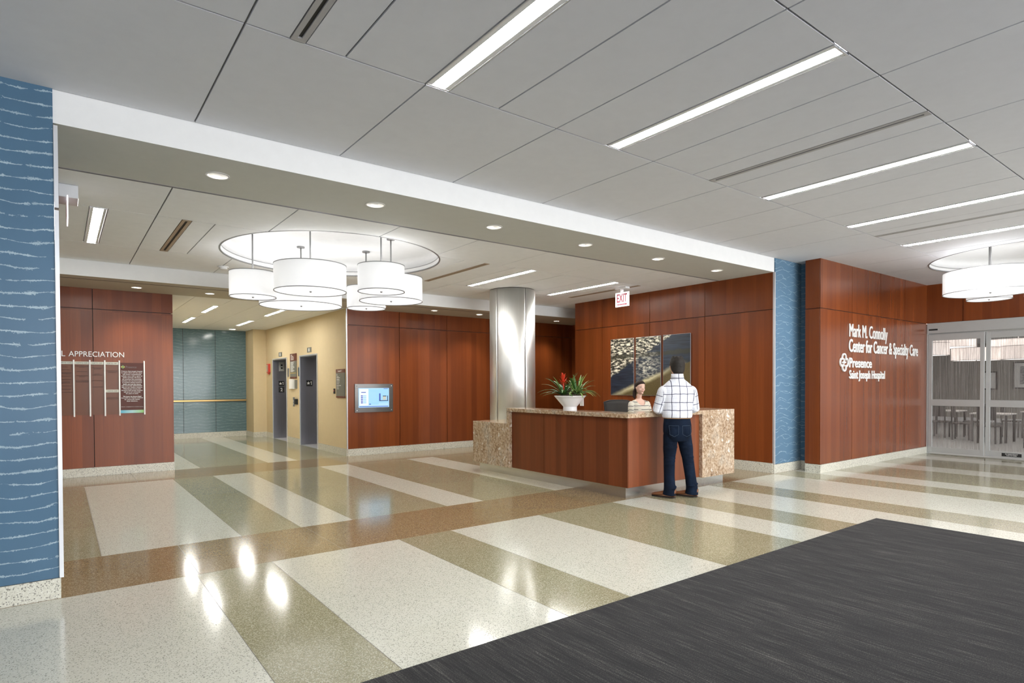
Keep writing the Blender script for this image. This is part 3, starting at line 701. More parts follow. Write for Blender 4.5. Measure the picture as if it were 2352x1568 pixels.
# ------------------------------------------------------------------ artwork triptych
def art_mat():
    m, n, b = nt('sea_photograph'); pos, x, y, z = geo(n)
    u = mathn(n, 'SUBTRACT', 9.594*S, y); v = mathn(n, 'SUBTRACT', z, 1.35*S)          # u 0..2.05 rightwards, v 0..1.2 upwards
    wv = noise(n, vec(n, mathn(n, 'MULTIPLY', u, 5), mathn(n, 'MULTIPLY', v, 5), 0), 1.0, 3)
    nz = mathn(n, 'MULTIPLY', mathn(n, 'SUBTRACT', wv, .5), .16)
    foam = noise(n, vec(n, mathn(n, 'MULTIPLY', u, 9), 0, mathn(n, 'MULTIPLY', v, 24)), 1.0, 8, .72)
    bright = ramp(n, foam, [(.42,(.008,.010,.014)),(.49,(.06,.06,.045)),(.52,(.50,.46,.33)),(.57,(.95,.92,.80))])
    rip = noise(n, vec(n, mathn(n, 'MULTIPLY', u, 2.2), 0, mathn(n, 'MULTIPLY', v, 40)), 1.0, 4, .6)
    water = ramp(n, rip, [(.35,(.008,.012,.022)),(.6,(.022,.036,.060)),(.8,(.05,.07,.10))])
    grit = noise(n, vec(n, mathn(n, 'MULTIPLY', u, 60), 0, mathn(n, 'MULTIPLY', v, 60)), 1.0, 3)
    sand = ramp(n, grit, [(.3,(.075,.054,.018)),(.7,(.15,.11,.042))])
    def smooth(a, lo, hi):
        r_ = nd(n, 'ShaderNodeMapRange'); ln(n, a, r_.inputs[0]); r_.inputs[1].default_value = lo; r_.inputs[2].default_value = hi; r_.clamp = True; return r_.outputs[0]
    # upper foam lies above a diagonal rising to the right
    d1 = mathn(n, 'ADD', mathn(n, 'SUBTRACT', v, mathn(n, 'ADD', mathn(n, 'MULTIPLY', u, .49), .38)), nz)
    c = mixc(n, smooth(d1, -.01, .03), water, bright)
    swl = mathn(n, 'ABSOLUTE', mathn(n, 'SUBTRACT', mathn(n, 'ADD', v, mathn(n, 'MULTIPLY', nz, .6)), mathn(n, 'ADD', mathn(n, 'MULTIPLY', u, .03), .80)))
    c = mixc(n, mathn(n, 'MULTIPLY', smooth(mathn(n, 'SUBTRACT', .055, swl), 0, .03), .9), c, (.03,.03,.018))
    # glitter under the middle
    gx = mathn(n, 'SUBTRACT', u, 1.0); gv = mathn(n, 'SUBTRACT', v, .58)
    gd = mathn(n, 'SQRT', mathn(n, 'ADD', mathn(n, 'MULTIPLY', gx, gx), mathn(n, 'MULTIPLY', gv, gv)))
    c = mixc(n, mathn(n, 'MULTIPLY', smooth(mathn(n, 'SUBTRACT', .42, gd), 0, .35), smooth(foam, .46, .60)), c, (.75,.72,.6))
    # sand below a rising line with a glowing rim
    d2 = mathn(n, 'SUBTRACT', mathn(n, 'ADD', mathn(n, 'MULTIPLY', u, .36), -.06), mathn(n, 'ADD', v, mathn(n, 'MULTIPLY', nz, .45)))
    c = mixc(n, smooth(d2, 0, .02), c, sand)
    rim = smooth(mathn(n, 'SUBTRACT', .085, mathn(n, 'ABSOLUTE', mathn(n, 'SUBTRACT', d2, -.01))), 0, .08)
    c = mixc(n, mathn(n, 'MULTIPLY', mathn(n, 'POWER', rim, 1.6), smooth(mathn(n, 'SUBTRACT', 1.15, mathn(n, 'ABSOLUTE', mathn(n, 'SUBTRACT', u, .85))), 0, 1.1)), c, (.72,.64,.38))
    ln(n, c, b.inputs['Base Color']); b.inputs['Roughness'].default_value = .3
    return m
M['art'] = art_mat()
for (a, b_), w_ in zip(((8.901,9.594),(8.160,8.851),(7.418,8.103)), ('left','middle','right')):
    t = thing('wall_art', w_+' panel of the three-part beach wave photograph behind the desk', 'picture', (10.10,(a+b_)/2,1.349), 'beach photograph panels')
    part('backing', MB().box(10.097, 10.113, a, b_, 1.349, 2.62), 'alup', t)
    part('print', MB().box(10.094, 10.097, a+.004, b_-.004, 1.353, 2.616), 'art', t)

# ------------------------------------------------------------------ directory screen
t = thing('wall_screen', 'steel framed touch screen with a glowing blue page on the wood wall', 'screen', (5.79,12.93,.98))
f = WY(12.93); x0, x1, z0, z1 = 5.322, 6.262, .975, 1.625; a0, a1, c0, c1 = 5.41, 6.165, 1.085, 1.53
mb = MB(); mb.box(x0, x1, 12.93, 12.952, z0, c0).box(x0, x1, 12.93, 12.952, c1, z1).box(x0, a0, 12.93, 12.952, c0, c1).box(a1, x1, 12.93, 12.952, c0, c1)
part('frame', mb, steel('screen_frame_steel', (.16,.155,.15), .3, 'x'), t, .002)
mb = MB()
for x in (x0+.045, x1-.045):
    for z in (z0+.045, z1-.045): part('bolt', MB().tube([(x,12.93,z),(x,12.922,z)], .012, 12), 'alup', t)
w_ = a1-a0; h_ = c1-c0
def sq(mb, u0, u1, v0, v1, d, m): mb.box(a0+u0*w_, a0+u1*w_, 12.946-d, 12.948-d, c0+v0*h_, c0+v1*h_, m)
mb = MB(); mb.box(a0, a1, 12.946, 12.951, c0, c1, 0)
sq(mb, .03,.32,.10,.96,.003,1); sq(mb, .34,.66,.14,.94,.003,5); sq(mb, .66,.98,.22,.96,.003,5)
sq(mb, .03,.97,.03,.065,.004,2); sq(mb, .82,.97,.95,.975,.004,2); sq(mb, .09,.24,.76,.80,.005,2)
for k_ in range(5): sq(mb, .08,.14,.22+k_*.088,.275+k_*.088,.005,2); sq(mb, .15,.25,.22+k_*.088,.275+k_*.088,.005,5)
for k_ in range(8): sq(mb, .36,.36+.22*(1-.06*(k_%3)),.30+k_*.065,.31+k_*.065,.005,0)
sq(mb, .67,.715,.36,.72,.006,2); sq(mb, .73,.77,.46,.56,.006,5); sq(mb, .79,.90,.38,.58,.006,4); sq(mb, .79,.91,.56,.60,.007,3); sq(mb, .94,.965,.34,.60,.006,3); sq(mb, .67,.97,.32,.36,.007,3)
sq(mb, .34,.40,.15,.19,.005,2)
part('display', mb, ['screen','scr_w','scr_b','scr_d','scr_y','scr_c'], t)

# ------------------------------------------------------------------ donor wall
t = thing('wall_lettering', 'white raised letters UL APPRECIATION on the left wood wall', 'lettering', (.5,12.95,2.115))
mb = MB(); f = WY(12.953)
text_mb(mb, 'APPRECIATION', f, .130, .943, 2.118, 2.212, .012, 0, .0); text_mb(mb, 'UL', f, -.062, .085, 2.118, 2.212, .012, 0, .0)
part('letters', mb, 'swht', t)
t = thing('donor_board', 'glass donor panels between five white bars on the left wood wall', 'wall sign', (.5,12.95,1.06))
BX = [-.04,.20,.43,.648,.867,1.252]
for x in BX[1:]: part('bar', MB().box(x-.011, x+.011, 12.925, 12.953, 1.062 if x < 1 else 1.07, 2.06), 'swht', t, .002)
M['dglass'] = None
m, n, b = nt('donor_glass'); b.inputs['Base Color'].default_value = (.26,.12,.075,1); b.inputs['Roughness'].default_value = .2; b.inputs['Alpha'].default_value = .38; b.inputs['Specular IOR Level'].default_value = .2; M['dglass'] = m
M['hdr'] = plain('header_cream', (.55,.56,.48), .5); M['ink'] = plain('dark_ink', (.05,.02,.015), .6)
f = WY(12.9405)
for i in range(4):
    a, b_ = BX[i]+.014, BX[i+1]-.014
    part('glass_panel', MB().box(a, b_, 12.943, 12.948, 1.09, 1.975), 'dglass', t)
    hz = [1.982] + ([1.485] if i == 3 else [])
    for z in hz:
        hs = part('header_strip', MB().box(a, b_, 12.941, 12.949, z, z+.048), 'hdr', t)
        mb = MB(); text_mb(mb, 'GIFTS OF', f, a+.02, b_-.025, z+.015, z+.033, .0015)
        part('header_text', mb, 'ink', hs)
    mb = MB()
    for z, hw in {0: [(1.93,.3),(1.88,.55),(1.83,.8),(1.81,.7),(1.77,.8),(1.71,.8),(1.67,.6),(1.65,.6),(1.60,.8),(1.54,.7),(1.49,.9)],
                  1: [(1.945,.9),(1.925,.4),(1.85,.7),(1.78,.8),(1.76,.4),(1.69,.9),(1.67,.9)],
                  2: [(1.92,.8),(1.90,.55),(1.81,.4),(1.79,.75),(1.69,.85),(1.58,.8)],
                  3: [(1.865,.85),(1.84,.6),(1.385,.8),(1.365,.9)]}[i]:
        ww = (b_-a)*hw; xx = (a+b_)/2-ww/2; e = xx+ww
        while xx < e: q = random.uniform(.012,.035); mb.box(xx, min(e,xx+q), 12.9405, 12.9425, z, z+.009); xx += q+.006
    part('name_lines', mb, 'ink', t)
a, b_ = BX[4]+.014, BX[5]-.014
part('glass_panel', MB().box(a, b_, 12.943, 12.948, 1.16, 2.02), plain('info_panel_brown', (.085,.020,.012), .55), t, label='brown text panel')
def grad_mat():
    m, n, b = nt('blue_green_stripe'); x = geo(n)[1]; r_ = nd(n, 'ShaderNodeMapRange'); ln(n, x, r_.inputs[0]); r_.inputs[1].default_value = a*S; r_.inputs[2].default_value = b_*S
    ln(n, ramp(n, r_.outputs[0], [(0,(.10,.42,.55)),(.5,(.38,.62,.62)),(1,(.30,.56,.16))]), b.inputs['Base Color']); return m
part('colour_stripe', MB().box(a, b_, 12.941, 12.948, 1.105, 1.158), grad_mat(), t, label='blue to green stripe')
TX = ['Presence Saint Joseph Hospital','is a place where all who enter','will receive compassionate,','holistic care with a spirit of','healing and hope. We honor','the caregivers and community','members who had the foresight','to envision patient-centered','health care and the donors','who generously dedicated their','gifts to our healing ministry.','Philanthropy ensures that','Presence Saint Joseph Hospital','will serve our community','for years to come.','','We honor the donors listed','here with our deepest gratitude','for generously sharing','their blessings.']
mb = MB(); f = WY(12.942); xc = (a+b_)/2
for i, s_ in enumerate(TX):
    if not s_: continue
    z = 1.855-i*.0292-(.008 if i > 15 else 0)+(.018 if i > 15 else 0); w_ = (b_-a)*.94*len(s_)/31
    text_mb(mb, s_, f, xc-w_/2, xc+w_/2, z, z+.021, .0015, 0, .02)
text_mb(mb, 'Donors recognized for cumulative giving', f, a+.01, b_-.01, 1.212, 1.224, .0015)
part('text_lines', mb, 'swht', t)
mb = MB(); text_mb(mb, 'Presence', f, a+.085, a+.25, 1.925, 1.965, .0015)
part('logo_text', mb, plain('logo_grey', (.16,.13,.13), .5), t)
M['lgy'] = plain('logo_yellow', (.55,.50,.12), .5); M['lgg'] = plain('logo_green', (.12,.30,.12), .5)
def ringp(cx, cz, r0, r1, rx=1., rz=1., n=28): return [(cx+r0*rx*cos(2*pi*i/n), cz+r0*rz*sin(2*pi*i/n)) for i in range(n)], [(cx+r1*rx*cos(2*pi*i/n), cz+r1*rz*sin(2*pi*i/n)) for i in range(n)]
def ring_mb(mb, f3, cx, cz, rx, rz, w, th, a0=0, a1=2*pi, n=32, mat=0):
    full = abs(a1-a0-2*pi) < 1e-6; vs = []; N = n if full else n+1
    for i in range(N):
        a = a0+(a1-a0)*i/n
        for q, d in ((1,0),(1,th),(0,th),(0,0)):
            k = 1 if q else 0
            vs.append(f3(cx+(rx-(0 if k else w))*cos(a), cz+(rz-(0 if k else w))*sin(a), d))
    fs = []
    for i in range(n):
        j = (i+1) % N
        for q in range(4): fs.append((i*4+q,i*4+(q+1)%4,j*4+(q+1)%4,j*4+q))
    if not full: fs += [(0,1,2,3),(n*4+3,n*4+2,n*4+1,n*4)]
    mb.add(vs, fs, mat)
def knot(mb, f3, cx, cz, s, w, th, mats=(0,0)):
    """four overlapping petals with a small swirl in the middle"""
    for i in range(4):
        a = i*pi/2; px, pz = cx+.50*s*cos(a), cz+.50*s*sin(a); r = .50*s
        ring_mb(mb, f3, px, pz, r, r, w, th*(1+.06*i), a-R(128), a+R(118), 26, mats[i % 2])
        qx, qz = cx+.27*s*cos(a+.75), cz+.27*s*sin(a+.75)
        ring_mb(mb, f3, qx, qz, .27*s, .27*s, w*.8, th*(.9-.05*i), a+.75+R(150), a+.75+R(290), 12, mats[(i+1) % 2])
mb = MB(); knot(mb, f, a+.04, 1.945, .03, .012, .002, (0,1))
part('logo_emblem', mb, ['lgy','lgg'], t)

# ------------------------------------------------------------------ sign wall lettering
t = thing('wall_sign_letters', 'white raised lettering of the cancer center on the right wood wall', 'lettering', (13.5,5.19,1.68))
f = WY(5.190)
lines = [('Mark M. Connolly', 11.915, 13.62, 2.40, 2.73, 0), ('Center for Cancer & Specialty Care', 11.90, 15.23, 2.115, 2.44, .012), ('Saint Joseph Hospital', 11.915, 13.50, 1.635, 1.85, .010)]
for s_, u0, u1, v0, v1, bo in lines:
    mb = MB(); text_mb(mb, s_, f, u0, u1, v0, v1, .015, 0, bo); part('text_line', mb, 'swht', t)
mb = MB(); text_mb(mb, 'Presence', f, 11.91, 12.88, 1.898, 2.085, .015, 0, .016)
part('text_line', mb, 'swht', t)
mb = MB(); knot(mb, lambda u, v, w: (11.69+(u-11.69)*1.0, 5.190-w, v), 11.69, 1.99, .172, .026, .022)
part('emblem', mb, 'swht', t, label='white interlaced four-petal emblem')
for k_ in range(1): pass

# ------------------------------------------------------------------ exit sign over the desk
t = thing('exit_sign', 'white glowing exit sign with red letters hung by the wood wall', 'exit sign', (9.2,8.42,Zb))
u0, u1, v0, v1 = -8.60, -8.235, 3.185, 3.475; f = WX(9.19)
part('ceiling_plate', MB().box(9.14, 9.26, 8.27, 8.57, Zb-.035, Zb-.001), 'white', t, .004)
part('hanger', MB().box(9.19, 9.21, 8.38, 8.46, v1-.01, Zb-.03), 'alup', t)
part('panel', MB().box(9.19, 9.21, 8.235, 8.60, v0, v1), 'exitw', t, .002)
mb = MB()
text_mb(mb, 'EXIT', f, u0+.045, u1-.045, v0+.09, v1-.03, .003, 0, .018)
mb.poly([(u0+.05,v0+.035),(u1-.09,v0+.035),(u1-.09,v0+.022),(u1-.04,v0+.045),(u1-.09,v0+.068),(u1-.09,v0+.055),(u0+.05,v0+.055)], f, .003)
part('letters', mb, 'exitred', t, label='red EXIT letters with an arrow')
# the other one, seen almost edge-on by the left column
t = thing('exit_sign', 'exit sign seen edge-on beside the left blue column', 'exit sign', (.1,7.3,Zb))
part('housing', MB().box(.01, .17, 7.30, 7.62, Zb-.13, Zb-.001), 'alup', t, .006)
part('panel', MB().box(.075, .087, 7.19, 7.56, 3.215, 3.44), 'exitw', t, .002)
mb = MB(); text_mb(mb, 'EXIT', lambda u, v, w: (.074-w, -u, v), -7.54, -7.24, 3.25, 3.40, .002)
part('letters', mb, 'exitred', t)
part('side_cover', MB().box(.002, .0095, 7.31, 7.61, Zb-.125, Zb-.006), plain('dull_red', (.30,.10,.09), .5), t, label='dull red cover')

# ------------------------------------------------------------------ small wall and ceiling fittings
t = thing('smoke_detector', 'white smoke detector on the back ceiling left of the pendants', 'smoke detector', (2.19,10.84,Zb))
part('base_plate', MB().lathe([(.001,Zb-.001),(.085,Zb-.001),(.085,Zb-.018),(.001,Zb-.018)], 2.19, 10.84, 32, 0, False, False), 'white', t)
part('sensor', MB().lathe([(.065,Zb-.018),(.065,Zb-.04),(.045,Zb-.05),(.001,Zb-.05)], 2.19, 10.84, 32, 0, True, False), 'white', t)
t = thing('lobby_downlight', 'tiny round downlight in the lobby ceiling by the teal wall', 'downlight', (4.25,19.85,Zs))
part('trim_ring', MB().lathe([(.11,Zs-.004),(.11,Zs-.0005),(.085,Zs-.0005),(.085,Zs-.004),(.11,Zs-.004)], 4.25, 19.85, 28, 0, True, False), 'white', t)
part('lamp', MB().lathe([(.001,Zs-.003),(.084,Zs-.003),(.084,Zs-.001),(.001,Zs-.001)], 4.25, 19.85, 28, 0, False, False), 'flash', t)
t = thing('wall_switch', 'small white box on the wood wall just right of the plant bowl', 'wall box', (10.11,10.565,1.08))
part('cover', MB().box(10.095, 10.127, 10.51, 10.62, 1.075, 1.26), 'swht', t, .004); part('button', MB().box(10.089, 10.096, 10.54, 10.59, 1.15, 1.20), 'white', t, .002)
F5 = WX(5.147)
def wallthing(name, label, cat, y0, y1, z0, z1, th, m, group=None, bevel=.003):
    t = thing(name, label, cat, (5.14,(y0+y1)/2,z0), group)
    part('plate', MB().box(5.147-th, 5.147, y0, y1, z0, z1), m, t, bevel); return t
# elevators
def star(cx, cz, r): return [(cx+(r if i % 2 == 0 else r*.4)*sin(pi*i/5), cz+(r if i % 2 == 0 else r*.4)*cos(pi*i/5)) for i in range(10)]
for k_, (y0, y1) in enumerate(DY):
    nm_ = 'door_%d' % (k_+1); e = .012
    mb = MB()      # lining of the opening
    mb.box(5.136, 5.62, y1-.02, y1-.001, 0, ZD-.002).box(5.136, 5.62, y0+.001, y0+.02, 0, ZD-.002).box(5.136, 5.62, y0+.02, y1-.02, ZD-.022, ZD-.002)
    mb.box(5.126, 5.146, y0-.03, y0+.001, 0, ZD+.03, 1).box(5.126, 5.146, y1-.001, y1+.03, 0, ZD+.03, 1).box(5.126, 5.146, y0, y1, ZD-.001, ZD+.03, 1)
    fr = struct(nm_, mb, ['dsteel','alup'])
    mid = (y0+y1)/2
    for a_, b_ in ((y0+.022,mid-.002),(mid+.002,y1-.022)): part('door_panel', MB().box(5.585, 5.61, a_, b_, .008, ZD-.025), 'dsteel', fr)
    part('sill', MB().box(5.15, 5.62, y0+.02, y1-.02, .001, .006), 'alup', fr)
    f2 = lambda u, v, w, y1=y1: (u, y1-.021-w, v)
    lab = 'black floor plate with a white star and 1 on the '+('near' if k_ == 0 else 'far')+' elevator jamb'
    p = thing('floor_plate', lab, 'sign', (5.38,y1-.02,1.56), 'braille floor plates on the elevator jambs'); xa = 5.295
    part('plate', MB().box(xa, xa+.165, y1-.026, y1-.0205, 1.575, 1.735), 'black', p)
    mb = MB(); f2 = lambda u, v, w, y1=y1: (u, y1-.0262-w, v)
    mb.poly(star(xa+.055, 1.655, .048), f2, .002); mb.poly([(xa+.125,1.61),(xa+.139,1.61),(xa+.139,1.705),(xa+.129,1.705),(xa+.108,1.688),(xa+.113,1.677),(xa+.125,1.685)], f2, .002)
    part('markings', mb, 'swht', p)
    if k_ == 1:
        p = thing('floor_plate', 'black plate with a white 2 below the star on the far elevator jamb', 'sign', (5.38,y1-.02,1.38), 'braille floor plates on the elevator jambs')
        part('plate', MB().box(xa, xa+.165, y1-.026, y1-.0205, 1.385, 1.555), 'black', p)
        mb = MB(); text_mb(mb, '2', f2, xa+.05, xa+.115, 1.42, 1.52, .002, 0, .02); part('markings', mb, 'swht', p)
        p = thing('hall_lantern', 'grey lantern plate with two dark lights on the far elevator jamb', 'elevator indicator', (5.4,y1-.02,2.03))
        part('plate', MB().box(5.31, 5.46, y1-.036, y1-.0205, 2.03, 2.31), 'alu', p, .003)
        for z in (2.12,2.21): part('arrow_lamp', MB().tube([(5.385,y1-.036,z),(5.385,y1-.042,z)], .028, 14), 'black', p)
for (y0, y1, z0), w_ in (((17.84,18.14,2.435),'far'),((15.305,15.615,2.445),'near')):
    t = wallthing('car_number_sign', 'small square sign with a white mark above the '+w_+' elevator', 'sign', y0, y1, z0, z0+.13, .012, 'sgreen', 'square signs above the elevators')
    mb = MB(); text_mb(mb, '1', lambda u, v, w: (5.1345-w, -u, v), -(y0+y1)/2-.03, -(y0+y1)/2+.03, z0+.025, z0+.105, .002, 0, .06); part('mark', mb, 'swht', t)
t = thing('directory_sign', 'tall grey directory sign with brown ends between the elevators', 'sign', (5.14,16.77,1.785), 'directory signs on the tan wall')
part('panel', MB().box(5.125, 5.147, 16.50, 17.03, 1.83, 2.27), 'sgreen', t); part('header', MB().box(5.123, 5.147, 16.50, 17.03, 2.27, 2.47), 'sbrown', t); part('footer', MB().box(5.123, 5.147, 16.50, 17.03, 1.785, 1.83), 'sbrown', t)
mb = MB()
for z, w_ in ((2.42,.3),(2.38,.55),(2.34,.65),(2.30,.6)): mb.box(5.1205, 5.1235, 16.95-.42*w_, 16.95, z, z+.018)
for i in range(13): mb.box(5.1225, 5.1255, 16.97-random.uniform(.2,.4), 16.97, 2.235-i*.022, 2.246-i*.022)
part('text_lines', mb, 'swht', t); part('coloured_bar', MB().box(5.122, 5.126, 16.52, 17.01, 1.925, 1.945), plain('ochre', (.50,.36,.10), .5), t, label='ochre bar')
t = thing('directory_sign', 'grey level directory sign with a brown header beside the wood wall', 'sign', (5.14,13.31,1.31), 'directory signs on the tan wall')
part('panel', MB().box(5.125, 5.147, 13.055, 13.56, 1.35, 1.885), 'sgreen', t); part('header', MB().box(5.122, 5.147, 13.055, 13.56, 1.885, 1.965), 'sbrown', t); part('footer', MB().box(5.122, 5.147, 13.055, 13.56, 1.31, 1.35), 'sbrown', t)
mb = MB(); text_mb(mb, 'Level 1', lambda u, v, w: (5.1215-w, -u, v), -13.43, -13.20, 1.905, 1.945, .002, 0, .02); part('header_text', mb, 'swht', t)
mb = MB()
for z, w_ in ((1.84,.04),(1.82,.04),(1.79,.12),(1.765,.2),(1.73,.16),(1.705,.18),(1.665,.17),(1.625,.14),(1.585,.26),(1.55,.12),(1.51,.13)): mb.box(5.1225, 5.1255, 13.515-w_, 13.515, z, z+.012)
part('text_lines', mb, 'swht', t)
wallthing('notice_sign', 'small grey sign with brown edge below the tall directory', 'sign', 16.47, 16.68, 1.51, 1.75, .012, 'sgreen')
wallthing('paper_holder', 'white box on the tan wall below the tall directory sign', 'wall box', 16.70, 17.04, 1.50, 1.77, .05, 'swht')
t = wallthing('call_button_panel', 'narrow steel elevator call panel between the elevators', 'elevator button', 16.71, 16.82, 1.02, 1.27, .012, 'dsteel')
for z in (1.09,1.17): part('button', MB().tube([(5.135,16.765,z),(5.128,16.765,z)], .022, 12), 'swht', t)
wallthing('card_reader', 'dark card reader right of the elevator call panel', 'card reader', 16.43, 16.65, 1.08, 1.228, .03, 'black')
for (y0, y1, z0), w_ in (((17.19,17.27,1.84),'left'),((16.205,16.35,1.845),'right')):
    wallthing('lantern_strip', 'slim brown vertical indicator, '+w_+' of the tall directory', 'elevator indicator', y0, y1, z0, z0+.24, .02, 'dsteel', 'slim indicators between the elevators')
t = wallthing('fire_alarm', 'red fire alarm strobe on the tan wall left of the elevators', 'fire alarm', 19.05, 19.30, 1.99, 2.26, .05, 'red')
part('grille', MB().box(5.092, 5.098, 19.17, 19.29, 2.02, 2.23), 'taupe', t); part('pull_tab', MB().box(5.10, 5.13, 19.10, 19.2, 1.94, 1.99), 'red', t)
t = wallthing('fire_pull', 'tiny dark control with a red dot beside the level sign', 'control', 13.665, 13.755, 1.40, 1.52, .015, 'black')
part('light', MB().tube([(5.132,13.71,1.47),(5.127,13.71,1.47)], .02, 12), 'red', t)

# ------------------------------------------------------------------ sliding doors
M['pane'] = None
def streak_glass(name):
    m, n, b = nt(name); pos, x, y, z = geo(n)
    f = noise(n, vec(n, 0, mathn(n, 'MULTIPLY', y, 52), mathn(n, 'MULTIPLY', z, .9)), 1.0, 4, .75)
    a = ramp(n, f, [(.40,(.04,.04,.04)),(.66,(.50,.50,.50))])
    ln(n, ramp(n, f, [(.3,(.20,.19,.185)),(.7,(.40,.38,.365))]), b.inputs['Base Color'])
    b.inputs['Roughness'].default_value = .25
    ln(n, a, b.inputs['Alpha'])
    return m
M['pane'] = streak_glass('streaked_glass')
def leaf_door(name, y0, y1, xo, sw=.075, glue=True, closer=False):
    mb = MB(); x0, x1 = 15.79+xo, 15.83+xo; zt = 2.695
    mb.box(x0, x1, y0, y0+sw, .03, zt).box(x0, x1, y1-sw, y1, .03, zt)
    mb.box(x0, x1, y0+sw, y1-sw, 2.555, zt).box(x0, x1, y0+sw, y1-sw, 1.085, 1.228).box(x0, x1, y0+sw, y1-sw, .03, .15)
    o = struct(name, mb, ['alu'], bevel=.003)
    for z0, z1 in ((.15,1.085),(1.228,2.555)): part('glass_pane', MB().box(x0+.015, x0+.023, y0+sw, y1-sw, z0, z1), 'pane', o)
    return o
d3 = leaf_door('door_3', 4.125, 5.16, 0)
d4 = leaf_door('door_4', 2.95, 4.11, .055); leaf_door('door_5', 1.8, 2.94, .055); leaf_door('door_6', .62, 1.785, 0)
mb = MB(); mb.box(15.785, 15.95, .1, 5.185, 2.72, 2.95).box(15.79, 15.95, 5.165, 5.195, 0, 2.72).box(15.79, 15.95, .1, .6, 0, 2.72).box(15.84, 15.95, .1, 5.165, 2.697, 2.72).box(15.785, 15.95, .1, 5.185, 0, .012)
struct('door_frame', mb, ['alu'], bevel=.003)
lab = thing('door_sticker', 'black and white safety sticker low on the right sliding door', 'sticker', (15.84,3.68,.05))
part('film', MB().box(15.842, 15.844, 3.50, 3.83, .05, .12), 'black', lab)
mb = MB()
text_mb(mb, 'IN EMERGENCY', WX(15.8418), -3.77, -3.56, .09, .108, .001, 0, .02); text_mb(mb, 'PUSH TO OPEN', WX(15.8418), -3.75, -3.58, .062, .08, .001, 0, .02)
part('lettering', mb, 'swht', lab)
lab = thing('header_badge', 'tiny black maker badge on the sliding door header', 'badge', (15.78,5.08,2.79))
part('plate', MB().box(15.78, 15.784, 4.98, 5.15, 2.785, 2.82), 'black', lab)

# cafe beyond the doors
struct('wall_cafe', MB().box(30.2, 30.4, -6, 14, 0, 3.6), [plain('cafe_wall', (.34,.32,.28), .8)])
struct('wall_cafe_side', MB().box(15.95, 30.2, 13.8, 14, 0, 3.6), [plain('cafe_wall_side', (.36,.34,.30), .8)])
struct('baseboard_cafe', MB().box(30.12, 30.2, -6, 13.8, 0, .16), ['white'])
struct('ceiling_cafe', MB().box(15.95, 30.4, -6, 14, 3.2, 3.3), ['white'])
M['cshade'] = emis('cafe_shade', (1,.80,.70), .22); M['cdiff'] = emis('cafe_diffuser', (1,.9,.82), .8)
for i, (x, y, z, dd, w_) in enumerate(((17.0,5.50,2.27,.75,'behind the left glass pane, lower left'),(17.7,4.78,2.14,1.0,'behind the left glass pane, wide'),(19.4,5.9,2.56,1.3,'above and behind at the left'),(17.4,3.75,2.13,.95,'behind the right glass pane'),(20.2,4.55,2.44,1.3,'high behind the right glass pane'))):
    pendant(x, y, z, dd, .30, 3.2, 'pink-white drum lamp in the cafe, '+w_, 'drum lamps seen through the sliding doors', 'cafe_pendant', shade='cshade', diff='cdiff')
M['chairw'] = plain('cafe_chair_wood', (.045,.035,.03), .6)
def cafe_chair(x, y, rz, label):
    t = thing('cafe_chair', label, 'chair', (0,0,0), 'cafe chairs behind the glass')
    part('seat', MB().box(-.22,.22,-.22,.22,.44,.48), 'chairw', t, .01); mb = MB()
    mb.box(-.21,.21,.19,.22,.62,.98).box(-.21,-.18,.19,.22,.48,.62).box(.18,.21,.19,.22,.48,.62)
    part('backrest', mb, 'chairw', t)
    for a in (-.19,.19):
        for b_ in (-.19,.19): part('leg', MB().box(a-.018,a+.018,b_-.018,b_+.018,0,.44), 'chairw', t)
    t.location = (x,y,0); t.rotation_euler = (0,0,rz); return t
def cafe_table(x, y, label):
    t = thing('cafe_table', label, 'table', (0,0,0), 'cafe tables behind the glass')
    part('table_top', MB().box(-.42,.42,-.42,.42,.74,.775), plain('pale_laminate', (.6,.58,.55), .4), t, .005)
    for a in (-.37,.37):
        for b_ in (-.37,.37): part('leg', MB().box(a-.025,a+.025,b_-.025,b_+.025,0,.74), 'chairw', t)
    t.location = (x,y,0); return t
ta = cafe_table(21.5, 6.55, 'pale square cafe table behind the left door pane')
tb_ = dup(ta, (22.5, 4.5, 0), 'pale square cafe table farther right behind the glass'); tc = dup(ta, (20.3, 5.1, 0), 'pale square cafe table nearest the sliding doors')
ca = cafe_chair(21.5, 7.25, 0, 'dark cafe chair on the far left of the left table')
for x, y, rz, l in ((20.8,6.5,1.57,'dark cafe chair in front of the left table'),(21.5,5.85,3.14,'dark cafe chair right of the left table'),(22.5,5.2,0,'dark cafe chair left of the far right table'),(21.8,4.5,1.57,'dark cafe chair in front of the far right table'),(20.3,5.8,0.1,'dark cafe chair left of the nearest table'),(19.6,5.0,1.5,'dark cafe chair before the nearest table'),(18.9,3.85,2.6,'dark cafe chair closest to the right door pane')): dup(ca, (x,y,0), l, rz)
cb = thing('menu_card', 'small white card stand on the left cafe table', 'menu card', (21.4,6.65,.775)); part('card', MB().box(21.38,21.42,6.6,6.72,.775,.95), 'swht', cb); part('foot', MB().box(21.35,21.45,6.62,6.70,.775,.785), 'black', cb)
def art2():
    m, n, b = nt('grey_pattern'); pos, x, y, z = geo(n)
    f_ = noise(n, vec(n, 0, mathn(n, 'MULTIPLY', y, 8), mathn(n, 'MULTIPLY', z, 26)), 1.0, 4, .7)
    ln(n, ramp(n, f_, [(.4,(.10,.10,.11)),(.6,(.5,.5,.5))]), b.inputs['Base Color']); return m
M['art2'] = art2()
